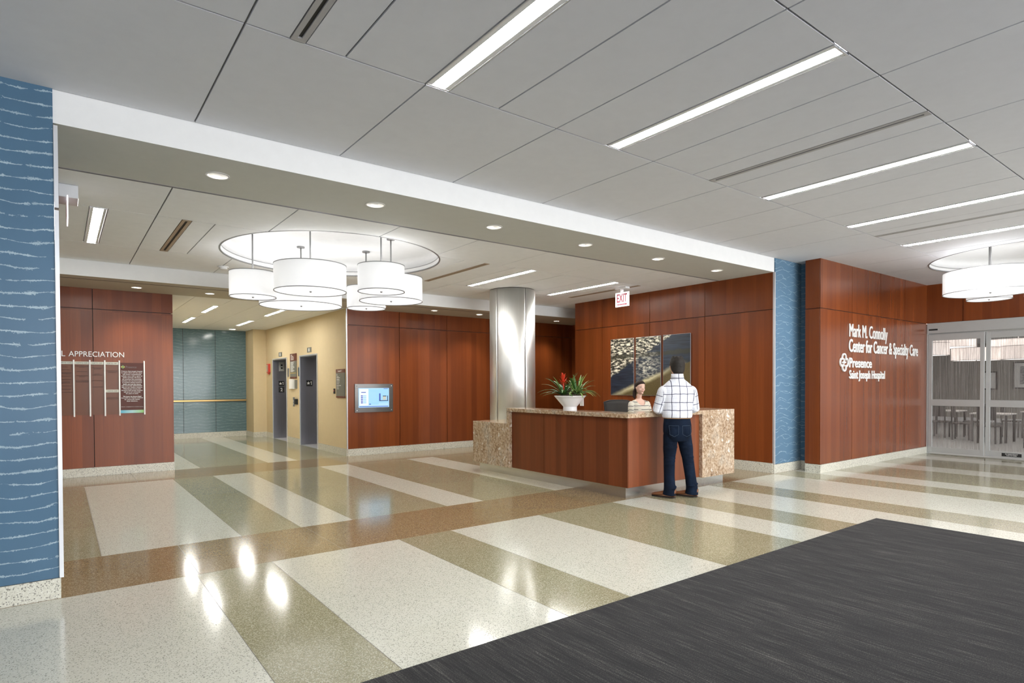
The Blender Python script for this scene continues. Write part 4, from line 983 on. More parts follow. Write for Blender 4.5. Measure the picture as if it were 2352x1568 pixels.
for (y0, y1, z0, z1, w_) in ((5.75,6.95,1.36,2.42,'large framed grey print on the cafe wall at the right edge'),(7.45,8.0,1.32,2.06,'narrow framed print on the cafe wall beside the door stile')):
    t = thing('framed_print', w_, 'picture', (30.15,(y0+y1)/2,z0))
    mb = MB(); w = .05
    mb.box(30.15,30.2,y0,y1,z0,z0+w).box(30.15,30.2,y0,y1,z1-w,z1).box(30.15,30.2,y0,y0+w,z0+w,z1-w).box(30.15,30.2,y1-w,y1,z0+w,z1-w)
    part('frame', mb, 'chairw', t); part('mat_board', MB().box(30.17,30.2,y0+w,y1-w,z0+w,z1-w), 'swht', t); part('print', MB().box(30.16,30.17,y0+.22,y1-.22,z0+.18,z1-.18), 'art2', t)
lc = D.lights.new('cafe_light', 'AREA'); lc.shape = 'RECTANGLE'; lc.size = 8; lc.size_y = 9; lc.energy = 55; lc.color = (1,.93,.88)
lo = D.objects.new('cafe_light', lc); COL.objects.link(lo); lo.location = (23,5,3.18); ROOT[lo] = (0,0,0)

# daylight from the glazed entrance front behind the camera
mb = MB()
for x in [-3+i*2.09 for i in range(10)]: mb.box(x-.03, x+.03, -8.0, -7.9, 0, 3.84)
mb.box(-3, 15.8, -8.0, -7.9, 0, .12).box(-3, 15.8, -8.0, -7.9, 2.55, 2.63).box(-3, 15.8, -8.0, -7.9, 3.74, 3.84)
struct('window_1', mb, ['alu'])
ld = D.lights.new('daylight', 'AREA'); ld.shape = 'RECTANGLE'; ld.size = 15.0; ld.size_y = 3.7; ld.energy = 330; ld.color = (.95,.975,1.0)
lo = D.objects.new('daylight', ld); COL.objects.link(lo); lo.location = (8.3,-8.15,1.95); lo.rotation_euler = (R(90),0,0); ROOT[lo] = (0,0,0)
# ------------------------------------------------------------------ people
def remesh(name, mb, voxel, mats, smooth_it=3, fac=.5):
    me = mb.mesh(name, mats); o = link(name, me)
    md = o.modifiers.new('r', 'REMESH'); md.mode = 'VOXEL'; md.voxel_size = voxel; md.use_smooth_shade = True
    bpy.context.view_layer.update()
    m2 = D.meshes.new_from_object(o.evaluated_get(bpy.context.evaluated_depsgraph_get())); D.objects.remove(o); D.meshes.remove(me)
    bm = bmesh.new(); bm.from_mesh(m2)
    for _ in range(smooth_it): bmesh.ops.smooth_vert(bm, verts=bm.verts, factor=fac, use_axis_x=True, use_axis_y=True, use_axis_z=True)
    bm.to_mesh(m2); bm.free(); m2.name = name
    m2.materials.clear()
    for m in mats: m2.materials.append(M[m] if isinstance(m, str) else m)
    for p in m2.polygons: p.use_smooth = True
    return m2
def limb(mb, pts, rad, infl=0, seg=16):
    # rounded limb through the joints
    P_ = [Vector(p) for p in pts]; rr = [r+infl for r in rad]; out = []; ro = []
    for i in range(len(P_)-1):
        for k in range(5):
            t = k/5; out.append(P_[i].lerp(P_[i+1], t)); ro.append(rr[i]+(rr[i+1]-rr[i])*(3*t*t-2*t*t*t))
    out.append(P_[-1]); ro.append(rr[-1])
    mb.tube(out, ro, seg); mb.sph(tuple(P_[0]), rr[0]*.99, 16); mb.sph(tuple(P_[-1]), rr[-1]*.98, 16)
def hand(mb, wrist, d, up, side, s=1.0, curl=.5, thumb=1):
    """palm and five separate fingers; d = pointing direction, up = back of the hand, side = towards the thumb"""
    w = Vector(wrist); d = Vector(d).normalized(); up = Vector(up); up = (up-up.dot(d)*d).normalized(); sd = Vector(side); sd = (sd-sd.dot(d)*d-sd.dot(up)*up).normalized()
    mb.tube([w-d*.02*s, w+d*.03*s, w+d*.075*s, w+d*.10*s], [(.020*s,.027*s),(.017*s,.036*s),(.015*s,.041*s),(.012*s,.038*s)], 14, up=tuple(up))
    for k, (o_, L) in enumerate(((.030,.072),(.010,.082),(-.010,.077),(-.030,.060))):
        p = w+d*.092*s+sd*o_*s; dd = (d+sd*o_*1.2).normalized(); pts = [p]; a = curl*.5
        for seg_, q in enumerate((.45,.32,.23)):
            v = (dd*cos(a)-up*sin(a)); p = p+v*L*q*s; pts.append(p); a += curl*.7
        mb.tube(pts, [.0098*s,.0092*s,.0085*s,.0068*s], 10); mb.sph(tuple(pts[-1]), .0068*s, 8)
    p = w+d*.022*s+sd*.030*s; q1 = p+(d*.6+sd*.75-up*.25).normalized()*.042*s; q2 = q1+(d*.95+sd*.30-up*.2).normalized()*.034*s
    mb.tube([p-sd*.01*s, p+(q1-p)*.5, q1, q2], [.013*s,.0125*s,.0105*s,.0078*s], 10); mb.sph(tuple(q2), .0078*s, 8)
def head(mb, c, s, fem=False, tilt=0):
    """skull, jaw, nose, ears around centre c, facing +y; s = head height"""
    x, y, z = c; k = s
    rg = [(-.50,.16,.045,.06),(-.47,.12,.085,.10),(-.42,.07,.13,.17),(-.34,.03,.20,.28),(-.22,.01,.265,.36),(-.08,0,.30,.39),(.06,-.01,.325,.415),(.20,-.02,.33,.425),(.32,-.025,.30,.385),(.42,-.03,.22,.29),(.48,-.03,.12,.16),(.50,-.03,.03,.04)]
    wf = .93 if fem else 1.0
    mb.rings([(z+h*k, x, y+cy*k, rx*k*wf, ry*k) for h, cy, rx, ry in rg], 28)
    mb.tube([(x,y+.36*k,z+.05*k),(x,y+.40*k,z-.05*k),(x,y+.435*k,z-.115*k),(x,y+.38*k,z-.145*k)], [.020*k,.028*k,.038*k,.022*k], 10)      # nose
    mb.sph((x,y+.29*k,z-.41*k), (.085*k,.065*k,.06*k), 14)                                                                      # chin
    for sx in (-1,1):
        mb.sph((x+sx*.15*k,y+.25*k,z-.13*k), (.09*k,.075*k,.10*k), 12); mb.sph((x+sx*.12*k,y+.33*k,z+.085*k), (.10*k,.05*k,.03*k), 12)   # cheek, brow
        mb.tube([(x+sx*.315*k*wf,y-.02*k,z-.13*k),(x+sx*.34*k*wf,y-.035*k,z-.04*k),(x+sx*.36*k*wf,y-.055*k,z+.06*k)], [(.045*k,.022*k),(.065*k,.028*k),(.055*k,.022*k)], 10, up=(0,1,0))
    mb.sph((x,y+.345*k,z-.235*k), (.085*k,.05*k,.03*k), 12)                                                                      # lips
def face_parts(root, c, s, iris):
    x, y, z = c; k = s; nonlocal_ = None
    for sx in (-1,1):
        e = MB(); e.sph((x+sx*.130*k,y+.322*k,z+.025*k), (.055*k,.045*k,.030*k), 14); ey = hpart('eye', e, 'eyew', root)
        i = MB(); i.sph((x+sx*.130*k+.006*k,y+.358*k,z+.026*k), (.024*k,.014*k,.026*k), 10); hpart('iris', i, iris, ey)
        b = MB(); b.tube([(x+sx*.055*k,y+.378*k,z+.100*k),(x+sx*.12*k,y+.376*k,z+.122*k),(x+sx*.21*k,y+.318*k,z+.10*k)], [.009*k,.013*k,.006*k], 8); hpart('eyebrow', b, 'hairf', root)
        l = MB(); l.tube([(x+sx*.078*k,y+.358*k,z+.040*k),(x+sx*.130*k,y+.364*k,z+.058*k),(x+sx*.185*k,y+.330*k,z+.038*k)], [.006*k,.009*k,.005*k], 8); hpart('eyelid', l, 'hairf', root)
    m = MB(); m.tube([(x-.085*k,y+.362*k,z-.232*k),(x-.03*k,y+.392*k,z-.222*k),(x,y+.396*k,z-.226*k),(x+.03*k,y+.392*k,z-.222*k),(x+.085*k,y+.362*k,z-.232*k)], [.004*k,.013*k,.012*k,.013*k,.004*k], 8)
    m.tube([(x-.07*k,y+.365*k,z-.243*k),(x,y+.392*k,z-.256*k),(x+.07*k,y+.365*k,z-.243*k)], [.004*k,.016*k,.004*k], 8); hpart('lips', m, 'lip', root)
def hpart(name, mb, mat, parent):
    me = mb if not isinstance(mb, MB) else mb.mesh(name, [mat])
    o = D.objects.new(name, me); COL.objects.link(o); o.parent = parent; ROOT[o] = (0,0,0); return o
M['skin'] = plain('skin', (.52,.27,.18), .5, Subsurface_Weight=.08); M['skinf'] = plain('skin_fair', (.70,.45,.35), .5, Subsurface_Weight=.08)
M['eyew'] = plain('eye_white', (.72,.70,.68), .3); M['iris'] = plain('iris_dark', (.03,.02,.015), .3); M['lip'] = plain('lips_rose', (.46,.19,.16), .45)
def hair_mat(name, a, b_, sc=240):
    m, n, b = nt(name); pos, x, y, z = geo(n)
    f = noise(n, vec(n, mathn(n, 'MULTIPLY', x, sc), mathn(n, 'MULTIPLY', y, sc), mathn(n, 'MULTIPLY', z, sc*.12)), 1.0, 3)
    ln(n, mixc(n, f, a, b_), b.inputs['Base Color']); b.inputs['Roughness'].default_value = .6; b.inputs['Specular IOR Level'].default_value = .25
    bp = nd(n, 'ShaderNodeBump'); bp.inputs['Strength'].default_value = .6; bp.inputs['Distance'].default_value = .004; ln(n, f, bp.inputs['Height']); ln(n, bp.outputs[0], b.inputs['Normal']); return m
M['hairm'] = hair_mat('short_grey_brown_hair', (.006,.005,.004), (.036,.029,.024)); M['hairf'] = hair_mat('long_dark_hair', (.008,.004,.003), (.034,.015,.010))
M['shoe'] = plain('tan_leather', (.22,.085,.035), .35); M['sole'] = plain('dark_sole', (.03,.018,.012), .6)
def jeans_mat():
    m, n, b = nt('dark_denim'); pos, x, y, z = geo(n)
    f = noise(n, vec(n, mathn(n, 'MULTIPLY', x, 7), mathn(n, 'MULTIPLY', y, 7), mathn(n, 'MULTIPLY', z, 5)), 1.0, 4); g_ = noise(n, pos, 400, 2)
    c = ramp(n, f, [(.3,(.003,.006,.014)),(.6,(.006,.013,.030)),(.8,(.014,.027,.055))])
    ln(n, mixc(n, mathn(n, 'MULTIPLY', g_, .35), c, (.002,.005,.012)), b.inputs['Base Color']); b.inputs['Roughness'].default_value = .9; b.inputs['Specular IOR Level'].default_value = .15
    return m
M['jeans'] = jeans_mat(); M['stitch'] = plain('jeans_stitch', (.030,.050,.085), .8); M['belt'] = plain('brown_belt', (.30,.16,.06), .5)
def cloth_bump(n, b, sc=9, st=.6, dist=.02):
    pos = geo(n)[0]; f = noise(n, pos, sc, 3, .5)
    bp = nd(n, 'ShaderNodeBump'); bp.inputs['Strength'].default_value = st; bp.inputs['Distance'].default_value = dist; ln(n, f, bp.inputs['Height']); ln(n, bp.outputs[0], b.inputs['Normal'])
def plaid_mat():
    m, n, b = nt('white_plaid_cotton'); at = nd(n, 'ShaderNodeAttribute', attribute_name='cloth_uv'); s = nd(n, 'ShaderNodeSeparateXYZ'); ln(n, at.outputs['Vector'], s.inputs[0])
    pos = geo(n)[0]; wb = mathn(n, 'MULTIPLY', mathn(n, 'SUBTRACT', noise(n, pos, 7, 2), .5), .022)
    def line(v, per, wid, off=.5):
        f = mathn(n, 'FRACT', mathn(n, 'ADD', mathn(n, 'DIVIDE', mathn(n, 'ADD', v, wb), per), off))
        return mathn(n, 'LESS_THAN', mathn(n, 'ABSOLUTE', mathn(n, 'SUBTRACT', f, .5)), wid/per/2)
    u, v = s.outputs[0], s.outputs[1]
    faint = mathn(n, 'MAXIMUM', line(u, .0285, .003), line(v, .0285, .003)); mid = mathn(n, 'MAXIMUM', line(u, .112, .0045, .0), line(v, .112, .0045, .0))
    du, dv = line(u, .112, .0100), line(v, .112, .0095)
    c = mixc(n, mathn(n, 'MULTIPLY', faint, .16), (.74,.75,.80), (.30,.32,.55)); c = mixc(n, mathn(n, 'MULTIPLY', mid, .18), c, (.25,.28,.5))
    c = mixc(n, mathn(n, 'MULTIPLY', mathn(n, 'MAXIMUM', du, dv), .93), c, (.030,.032,.085)); c = mixc(n, mathn(n, 'MULTIPLY', du, dv), c, (.008,.010,.03))
    ln(n, c, b.inputs['Base Color']); b.inputs['Roughness'].default_value = .8; cloth_bump(n, b); return m
def stripe_mat():
    m, n, b = nt('cream_striped_knit'); at = nd(n, 'ShaderNodeAttribute', attribute_name='cloth_uv'); s = nd(n, 'ShaderNodeSeparateXYZ'); ln(n, at.outputs['Vector'], s.inputs[0])
    pos = geo(n)[0]; wb = mathn(n, 'MULTIPLY', mathn(n, 'SUBTRACT', noise(n, pos, 6, 2), .5), .025)
    f = mathn(n, 'FRACT', mathn(n, 'DIVIDE', mathn(n, 'ADD', s.outputs[1], wb), .066))
    l = mathn(n, 'LESS_THAN', mathn(n, 'ABSOLUTE', mathn(n, 'SUBTRACT', f, .5)), .075)
    l = mathn(n, 'MULTIPLY', l, mathn(n, 'GREATER_THAN', noise(n, pos, 14, 2), .36))
    ln(n, mixc(n, l, (.66,.62,.52), (.05,.05,.06)), b.inputs['Base Color']); b.inputs['Roughness'].default_value = .85; cloth_bump(n, b, 11); return m
M['plaid'] = plaid_mat(); M['knit'] = stripe_mat()
def cloth_uv(me, arms, rx):
    at = me.attributes.new('cloth_uv', 'FLOAT_VECTOR', 'POINT'); out = []
    for v in me.vertices:
        p = v.co; uv = None; w = rx(p.z)
        if abs(p.x) > w:
            side = 0 if p.x < 0 else 1; best = None; acc = 0
            pts = arms[side]
            for i in range(len(pts)-1):
                a, b_ = Vector(pts[i]), Vector(pts[i+1]); L = (b_-a).length; t = max(0, min(1, (p-a).dot(b_-a)/L/L)); d = (p-(a+(b_-a)*t)).length
                if best is None or d < best[0]:
                    t_ = (b_-a).normalized(); ref = Vector((0,-1,0)); n1 = (ref-ref.dot(t_)*t_).normalized(); n2 = t_.cross(n1); q = p-a; best = (d, math.atan2(q.dot(n2), q.dot(n1))*.07, acc+t*L)
                acc += L
            uv = (best[1]+.02, best[2]+.05, 0)
        else: uv = (p.x*1.04+.004, p.z, 0)
        out += [uv[0]*1.0, uv[1]*1.0, 0]
    at.data.foreach_set('vector', out)
def stand_man():
    az = R(35); pos = (6.93, 5.315, 0); H = 1.98
    def torso(mb, i, top=True):
        rg = [(.86,0,-.01,.16,.12),(.92,0,-.01,.188,.140),(1.02,0,-.005,.190,.138),(1.12,0,0,.185,.125),(1.22,0,.005,.190,.122),(1.34,0,.01,.208,.130),(1.46,0,.005,.228,.134),(1.53,0,0,.225,.124),(1.59,0,-.01,.185,.100),(1.64,0,-.012,.110,.075)]
        mb.rings([(h,cx,cy,rx+i,ry+i) for h,cx,cy,rx,ry in rg if (h > 1.0 or not top)], 32)
    SL, EL, WL = (-.222,-.01,1.495), (-.272,.025,1.235), (-.10,.285,1.235); SR, ER, WR = (.222,-.01,1.495), (.268,.05,1.25), (.115,.275,1.235)
    HC = (.005,.03,1.838)
    mb = MB(); torso(mb, -.014, False)
    mb.tube([(0,-.015,1.58),(0,.0,1.68),(0,.01,1.76)], [.080,.070,.070], 20)
    head(mb, HC, .278)
    for (a, b_, c_) in ((SL,EL,WL),(SR,ER,WR)): limb(mb, [(a[0]*.86,a[1],a[2]-.01),b_,c_], [.050,.042,.027])
    hand(mb, WL, (.30,.86,-.10), (0,0,1), (.9,-.2,0), 1.05, .35); hand(mb, WR, (-.22,.9,-.10), (0,0,1), (-.9,-.2,0), 1.05, .35)
    for hp, kn, an in (((-.095,0,.90),(-.105,.015,.53),(-.112,-.018,.09)),((.095,0,.90),(.165,.03,.53),(.221,.035,.09))): limb(mb, [hp,kn,an], [.090,.058,.042])
    FD = Vector((-.80,.60,0))
    for an in ((-.112,-.018),(.221,.035)): mb.tube([(an[0]-FD.x*.03,an[1]-FD.y*.03,.06),(an[0]+FD.x*.08,an[1]+FD.y*.08,.045),(an[0]+FD.x*.19,an[1]+FD.y*.19,.035)], [(.045,.04),(.033,.042),(.018,.035)], 14)
    me = remesh('person', mb, .0075, ['skin'], 2)
    o = D.objects.new('person', me); COL.objects.link(o); o.location = pos; o.rotation_euler = (0,0,-az); ROOT[o] = (0,0,0)
    o['label'] = 'man with short dark hair in white plaid shirt, jeans and tan shoes at the desk'; o['category'] = 'person'
    # hair
    mb = MB(); x, y, z = HC; k = .278
    mb.rings([(z+h*k, x, y+cy*k, rx*k, ry*k) for h, cy, rx, ry in ((-.40,-.23,.17,.13),(-.30,-.235,.255,.20),(-.18,-.20,.325,.25),(-.08,-.16,.345,.30),(.06,-.12,.365,.355),(.20,-.09,.375,.40),(.32,-.06,.35,.42),(.42,-.04,.29,.36),(.50,-.03,.20,.26),(.55,-.02,.09,.13))], 30)
    rnd = random.Random(3)
    for _ in range(150):
        a = rnd.uniform(0,6.28); hh = rnd.uniform(0,.50); rr_ = (1-(hh/.62)**2)**.5
        q = (x+.335*k*rr_*cos(a), y-.06*k+.37*k*rr_*sin(a), z+(hh+.02)*k); mb.sph(q, (.018,.018,.012), 8)
    hpart('hair', remesh('hair', mb, .006, ['hairm'], 1), None, o)
    face_parts(o, HC, k, 'iris')
    # shirt
    mb = MB(); rg = [(1.125,0,-.002,.200,.150),(1.135,0,0,.207,.156),(1.17,0,0,.214,.158),(1.24,0,.005,.210,.150),(1.34,0,.01,.222,.148),(1.44,0,.005,.240,.150),(1.51,0,0,.240,.140),(1.56,0,-.006,.215,.122),(1.61,0,-.01,.165,.102),(1.665,0,-.012,.098,.084)]
    mb.rings(rg, 36)
    for (a, b_, c_) in ((SL,EL,WL),(SR,ER,WR)):
        c2 = Vector(b_).lerp(Vector(c_), .50); limb(mb, [(a[0]*.86,a[1],a[2]-.005),b_,tuple(c2)], [.088,.071,.058])
        c3 = Vector(b_).lerp(Vector(c_), .40); mb.tube([tuple(c3), tuple(c2)], .064, 18)
    mb.rings([(1.64,0,-.012,.092,.082),(1.725,0,-.004,.080,.076)], 28)
    rnd = random.Random(5)
    for _ in range(30):                                    # folds
        a = rnd.uniform(-2.9,-.25); zz = rnd.uniform(1.15,1.36); L = rnd.uniform(.04,.10); sl = rnd.uniform(-.03,.03)
        pts = [((.188)*cos(a+t*L/.17), .003+.137*sin(a+t*L/.17), zz+sl*t) for t in (0,.33,.66,1)]
        mb.tube(pts, [.004,.011,.011,.004], 8)
    me = remesh('shirt', mb, .0075, ['plaid'], 7)
    cloth_uv(me, ((SL,EL,WL),(SR,ER,WR)), lambda z: .214 if z < 1.36 else (.222 if z < 1.48 else .222-(z-1.48)*.2))
    hpart('shirt', me, None, o)
    mb = MB(); mb.rings([(1.665,0,-.014,.094,.084),(1.715,0,-.008,.085,.080),(1.742,0,-.006,.083,.079),(1.715,0,-.008,.078,.074),(1.665,0,-.014,.084,.076)], 32)
    me = mb.mesh('collar', ['plaid']); cloth_uv(me, ((SL,EL,WL),(SR,ER,WR)), lambda z: 1); hpart('collar', me, None, o)
    # jeans
    mb = MB(); mb.rings([(.80,.0,-.01,.150,.125),(.86,0,-.012,.182,.140),(.93,0,-.012,.198,.150),(1.02,0,-.008,.196,.147),(1.10,0,0,.186,.134),(1.15,0,0,.182,.130)], 36)
    LG = (((-.092,-.005,.88),(-.10,.0,.72),(-.107,.015,.53),(-.113,-.005,.30),(-.112,-.020,.135)),((.092,-.005,.88),(.128,.01,.72),(.165,.03,.53),(.198,.028,.30),(.221,.030,.135)))
    for lg in LG:
        limb(mb, lg, [.104,.096,.079,.076,.080]); e_ = lg[-1]; mb.tube([(e_[0],e_[1],.16),(e_[0],e_[1],.10),(e_[0]-.004,e_[1]+.004,.042)], [.079,.084,.093], 20)
    for sx in (-1,1): mb.sph((sx*.085,-.095,.93), (.085,.065,.10), 18)
    rnd = random.Random(9)
    for lg in LG:
        for _ in range(16):
            zz = rnd.choice((rnd.uniform(.46,.62), rnd.uniform(.05,.20), rnd.uniform(.70,.85)))
            for i in range(4):
                if lg[i+1][2] <= zz <= lg[i][2]:
                    t = (zz-lg[i][2])/(lg[i+1][2]-lg[i][2]); c_ = Vector(lg[i]).lerp(Vector(lg[i+1]), t); rr_ = [.104,.096,.079,.077,.092]; r0 = rr_[i]+(rr_[i+1]-rr_[i])*t; a = rnd.uniform(-2.8,-.4)
                    mb.tube([(c_.x+r0*cos(a+q), c_.y+r0*sin(a+q), zz+.012*q) for q in (-.5,-.17,.17,.5)], [.003,.009,.009,.003], 8)
    hpart('jeans', remesh('jeans', mb, .0075, ['jeans'], 2), None, o)
    for sx in (-1,1):                                      # back pockets, as stitched outlines
        c_ = Vector((sx*.088,-.150,.955)); mb = MB(); out = [(-.062,.065),(.062,.065),(.058,-.055),(0,-.085),(-.058,-.055)]
        pts = []
        for i in range(5):
            u0, v0 = out[i]; u1, v1 = out[(i+1)%5]
            for t in (0,.25,.5,.75): pts.append((u0+(u1-u0)*t, v0+(v1-v0)*t))
        pts.append(pts[0]); P3 = []
        for u, v in pts:
            X = sx*.088+u; q = max(0, 1-(X/.200)**2)**.5; e = max(0, 1-((X-sx*.085)/.09)**2-((.955+v-.93)/.11)**2)**.5
            P3.append((X, min(-.008-.152*q, -.095-.071*e)-.001, .955+v))
        mb.tube(P3, .0022, 6); hpart('back_pocket', mb, 'stitch', o)
    mb = MB(); mb.rings([(1.115,0,0,.191,.138),(1.117,0,0,.193,.140),(1.150,0,0,.193,.140),(1.152,0,0,.189,.136)], 36); hpart('belt', mb, 'belt', o)
    for an, nm_ in (((-.112,-.018),'shoe'),((.221,.035),'shoe')):
        q = lambda t, s_=0: (an[0]+FD.x*t-FD.y*s_, an[1]+FD.y*t+FD.x*s_)
        mb = MB(); st = [(-.085,.028,.052,.030),(-.06,.040,.056,.042),(-.01,.044,.052,.045),(.05,.045,.044,.043),(.11,.047,.034,.036),(.17,.048,.026,.028),(.22,.042,.020,.020),(.255,.026,.014,.013),(.268,.012,.010,.008)]
        mb.tube([(*q(t), .018+rz) for t, w_, rz, _ in st], [(rz, w_) for t, w_, rz, _ in st], 20, up=(0,0,1))
        mb.tube([(*q(-.025),.05),(*q(-.015),.10)], [(.040,.038),(.040,.038)], 18)
        sh = hpart(nm_, remesh('shoe', mb, .005, ['shoe'], 1), None, o)
        m3 = MB(); n_ = 20; ol = []
        for i in range(n_*2):
            a = pi*i/n_; t = .090-.172*cos(a) ; w_ = .043*abs(sin(a))**.6*(1.0 if t > .05 else .92); ol.append(q(t, w_ if sin(a) >= 0 else -w_))
        m3.add([(u,v,.002) for u,v in ol]+[(u,v,.019) for u,v in ol], [tuple(range(len(ol)))[::-1], tuple(len(ol)+i for i in range(len(ol)))]+[(i,(i+1)%len(ol),len(ol)+(i+1)%len(ol),len(ol)+i) for i in range(len(ol))])
        hpart('sole', m3, 'sole', sh)
    return o
stand_man()
def seat_woman():
    az = R(197); pos = (8.165, 7.075, 0)
    SL, EL, WL = (-.158,0,1.245), (-.205,.05,1.03), (-.11,.27,.86); SR, ER, WR = (.158,0,1.245), (.205,.05,1.03), (.11,.27,.86)
    HC = (0,.03,1.535); k = .242; B = .0
    mb = MB(); mb.rings([(.60,0,0,.15,.13),(.68,0,0,.175,.14),(.76,0,0,.165,.125),(.90,0,.0,.125,.100),(1.02,0,.01,.135,.110),(1.12,0,.02,.148,.122),(1.20,0,.005,.155,.105),(1.27,0,-.005,.150,.085),(1.315,0,-.01,.095,.062),(1.34,0,-.01,.052,.046)], 30)
    mb.tube([(0,-.012,1.28),(0,-.002,1.36),(0,.008,1.43)], [.060,.043,.045], 20); head(mb, HC, k, True)
    for a, b_, c_ in ((SL,EL,WL),(SR,ER,WR)): limb(mb, [a,b_,c_], [.046,.036,.023])
    hand(mb, WL, (.3,.9,-.15), (0,0,1), (.9,-.2,0), .9, .4); hand(mb, WR, (-.3,.9,-.15), (0,0,1), (-.9,-.2,0), .9, .4)
    for sx in (-1,1): limb(mb, [(sx*.09,.02,.64),(sx*.11,.42,.60),(sx*.11,.40,.12)], [.085,.055,.038]); mb.tube([(sx*.11,.37,.06),(sx*.11,.46,.05),(sx*.11,.56,.03)], [(.04,.036),(.03,.038),(.015,.028)], 12)
    me = remesh('person', mb, .0052, ['skinf'], 5)
    o = D.objects.new('person', me); COL.objects.link(o); o.location = pos; o.rotation_euler = (0,0,-az); ROOT[o] = (0,0,0)
    o['label'] = 'seated woman receptionist with dark tied hair in cream striped top'; o['category'] = 'person'
    x, y, z = HC; mb = MB()
    mb.rings([(z+h*k, x, y+cy*k, rx*k, ry*k) for h, cy, rx, ry in ((-.28,-.20,.18,.17),(-.16,-.19,.28,.24),(-.02,-.17,.325,.285),(.10,-.12,.35,.355),(.20,-.07,.352,.405),(.28,-.045,.345,.422),(.36,-.035,.32,.415),(.44,-.03,.255,.34),(.51,-.03,.16,.21),(.545,-.03,.06,.08))], 30)
    mb.tube([(x+.02,y-.42*k,z-.05*k),(x+.035,y-.52*k,z-.30*k),(x+.05,y-.46*k,z-.62*k),(x+.055,y-.36*k,z-.82*k)], [.030,.036,.030,.012], 14)
    hpart('hair', remesh('hair', mb, .006, ['hairf'], 2), None, o); face_parts(o, HC, k, 'iris')
    mb = MB(); mb.rings([(.66,0,0,.19,.155),(.76,0,0,.180,.140),(.90,0,0,.142,.118),(1.02,0,.01,.150,.126),(1.12,0,.02,.163,.138),(1.20,0,.005,.168,.121),(1.27,0,-.005,.162,.099),(1.318,0,-.01,.112,.074)], 32)
    for a, b_, c_ in ((SL,EL,WL),(SR,ER,WR)): limb(mb, [a,b_,tuple(Vector(b_).lerp(Vector(c_), .6))], [.058,.050,.042])
    me = remesh('knit_top', mb, .006, ['knit'], 4)
    bm = bmesh.new(); bm.from_mesh(me); kill = []
    for f_ in bm.faces:                                    # scoop neckline
        c_ = f_.calc_center_median(); dx = c_.x/.088; dz = (c_.z-1.345)/(.115 if c_.y > 0 else .045)
        if c_.z > 1.18 and dx*dx+dz*dz < 1: kill.append(f_)
    bmesh.ops.delete(bm, geom=kill, context='FACES')
    for _ in range(12): bmesh.ops.smooth_vert(bm, verts=[v for v in bm.verts if v.is_boundary], factor=.5, use_axis_x=True, use_axis_y=True, use_axis_z=True)
    bm.to_mesh(me); bm.free()
    cloth_uv(me, ((SL,EL,WL),(SR,ER,WR)), lambda z: .158); hpart('knit_top', me, None, o)
    mb = MB(); mb.rings([(.56,0,.02,.17,.15),(.62,0,.01,.19,.155),(.70,0,0,.185,.150)], 28)
    for sx in (-1,1): limb(mb, [(sx*.09,.02,.64),(sx*.11,.42,.60),(sx*.11,.40,.14)], [.100,.072,.060])
    hpart('trousers', remesh('trousers', mb, .008, [plain('black_trousers', (.012,.012,.014), .8)], 2), None, o)
seat_woman()
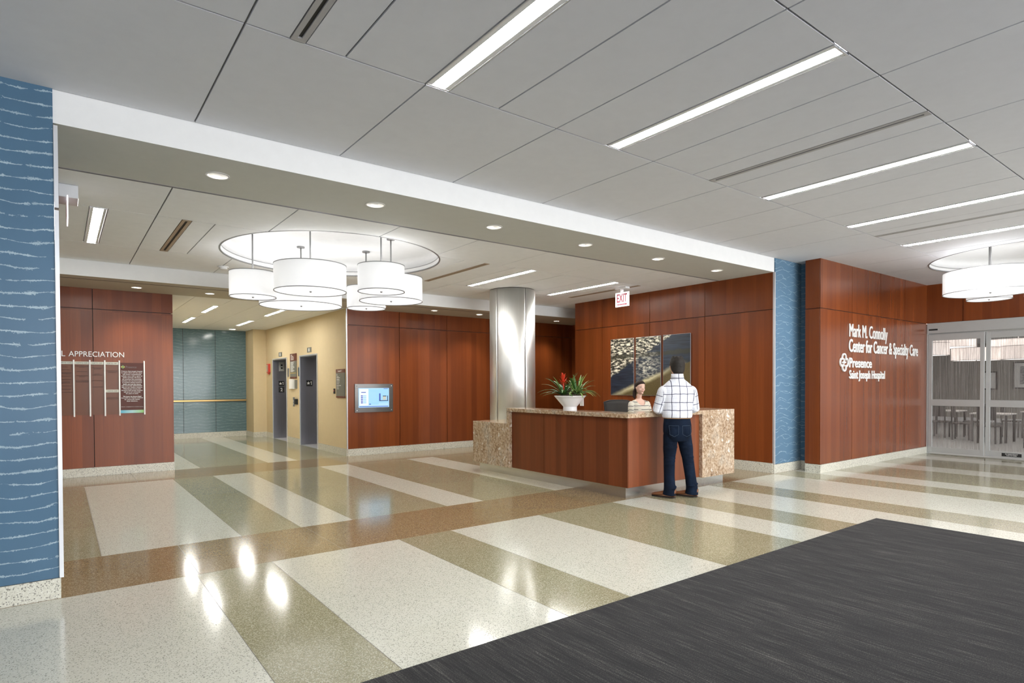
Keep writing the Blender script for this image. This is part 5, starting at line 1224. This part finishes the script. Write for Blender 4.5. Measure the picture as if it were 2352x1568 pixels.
# office chair behind the receptionist
t = thing('office_chair', 'dark grey office chair behind the seated receptionist', 'chair', (0,0,0))
M['mesh'] = plain('chair_mesh_grey', (.050,.047,.045), .7); M['cbl'] = plain('chair_black', (.015,.015,.016), .45)
mb = MB(); vs = []; fs = []; nx, nz = 12, 10
for layer in (0,.02):
    for j in range(nz+1):
        v = j/nz; w_ = .20+.055*v; zz = .72+.585*v+.0
        for i in range(nx+1):
            u = i/nx*2-1; vs.append((u*w_, -.21-.07*v+.055*u*u*-1-layer+.09, zz-.035*abs(u)**4*(v > .95)))
N = (nx+1)*(nz+1)
for j in range(nz):
    for i in range(nx):
        a = j*(nx+1)+i; fs += [(a,a+1,a+nx+2,a+nx+1), (N+a+1,N+a,N+a+nx+1,N+a+nx+2)]
bd = [i for i in range(nx+1)]+[j*(nx+1)+nx for j in range(1,nz+1)]+[nz*(nx+1)+i for i in range(nx-1,-1,-1)]+[j*(nx+1) for j in range(nz-1,0,-1)]
for i in range(len(bd)): a, b_ = bd[i], bd[(i+1)%len(bd)]; fs.append((a, b_, N+b_, N+a))
mb.add(vs, fs, 0, True); part('backrest', mb, 'mesh', t)
fr = MB(); fr.tube([((vs[q][0])*1.02, vs[q][1]-.01, vs[q][2]) for q in bd[::2]]+[((vs[bd[0]][0])*1.02, vs[bd[0]][1]-.01, vs[bd[0]][2])], .014, 10); part('back_frame', fr, 'cbl', t)
part('seat', MB().box(-.24,.24,-.10,.36,.475,.545), 'cbl', t, .03, seg=4); part('post', MB().cyl((0,.1,.09),(0,.1,.475), .03), 'alup', t)
mb = MB(); mb.box(-.03,.03,-.20,.06,.44,.47).box(-.03,.03,-.23,-.19,.44,.80); part('back_bracket', mb, 'cbl', t)
for i in range(5):
    a = i*2*pi/5; part('leg', MB().cyl((.03*cos(a),.1+.03*sin(a),.10),(.30*cos(a),.1+.30*sin(a),.07), .022, .016), 'cbl', t)
    part('caster', MB().tube([(.30*cos(a)-.012,.1+.30*sin(a),.031),(.30*cos(a)+.012,.1+.30*sin(a),.031)], .029, 14), 'cbl', t)
for sx in (-1,1): mb = MB(); mb.box(sx*.26-.02,sx*.26+.02,.02,.24,.70,.725).box(sx*.26-.012,sx*.26+.012,.10,.14,.50,.70).box(min(sx*.26,sx*.15),max(sx*.26,sx*.15),.10,.14,.465,.50); part('armrest', mb, 'cbl', t)
t.location = (8.02, 7.34, 0); t.rotation_euler = (0,0,-R(208))


# ------------------------------------------------------------------ everything into metres
bpy.context.view_layer.update()
done = set()
for o in D.objects:
    o.location = o.location*S
    if o.type == 'MESH' and o.data.name not in done:
        done.add(o.data.name); o.data.transform(Matrix.Scale(S, 4))
    if o.type == 'LIGHT' and o.data.name not in done and o.data.type == 'AREA':
        done.add(o.data.name); o.data.size *= S; o.data.size_y *= S
bpy.context.view_layer.update()
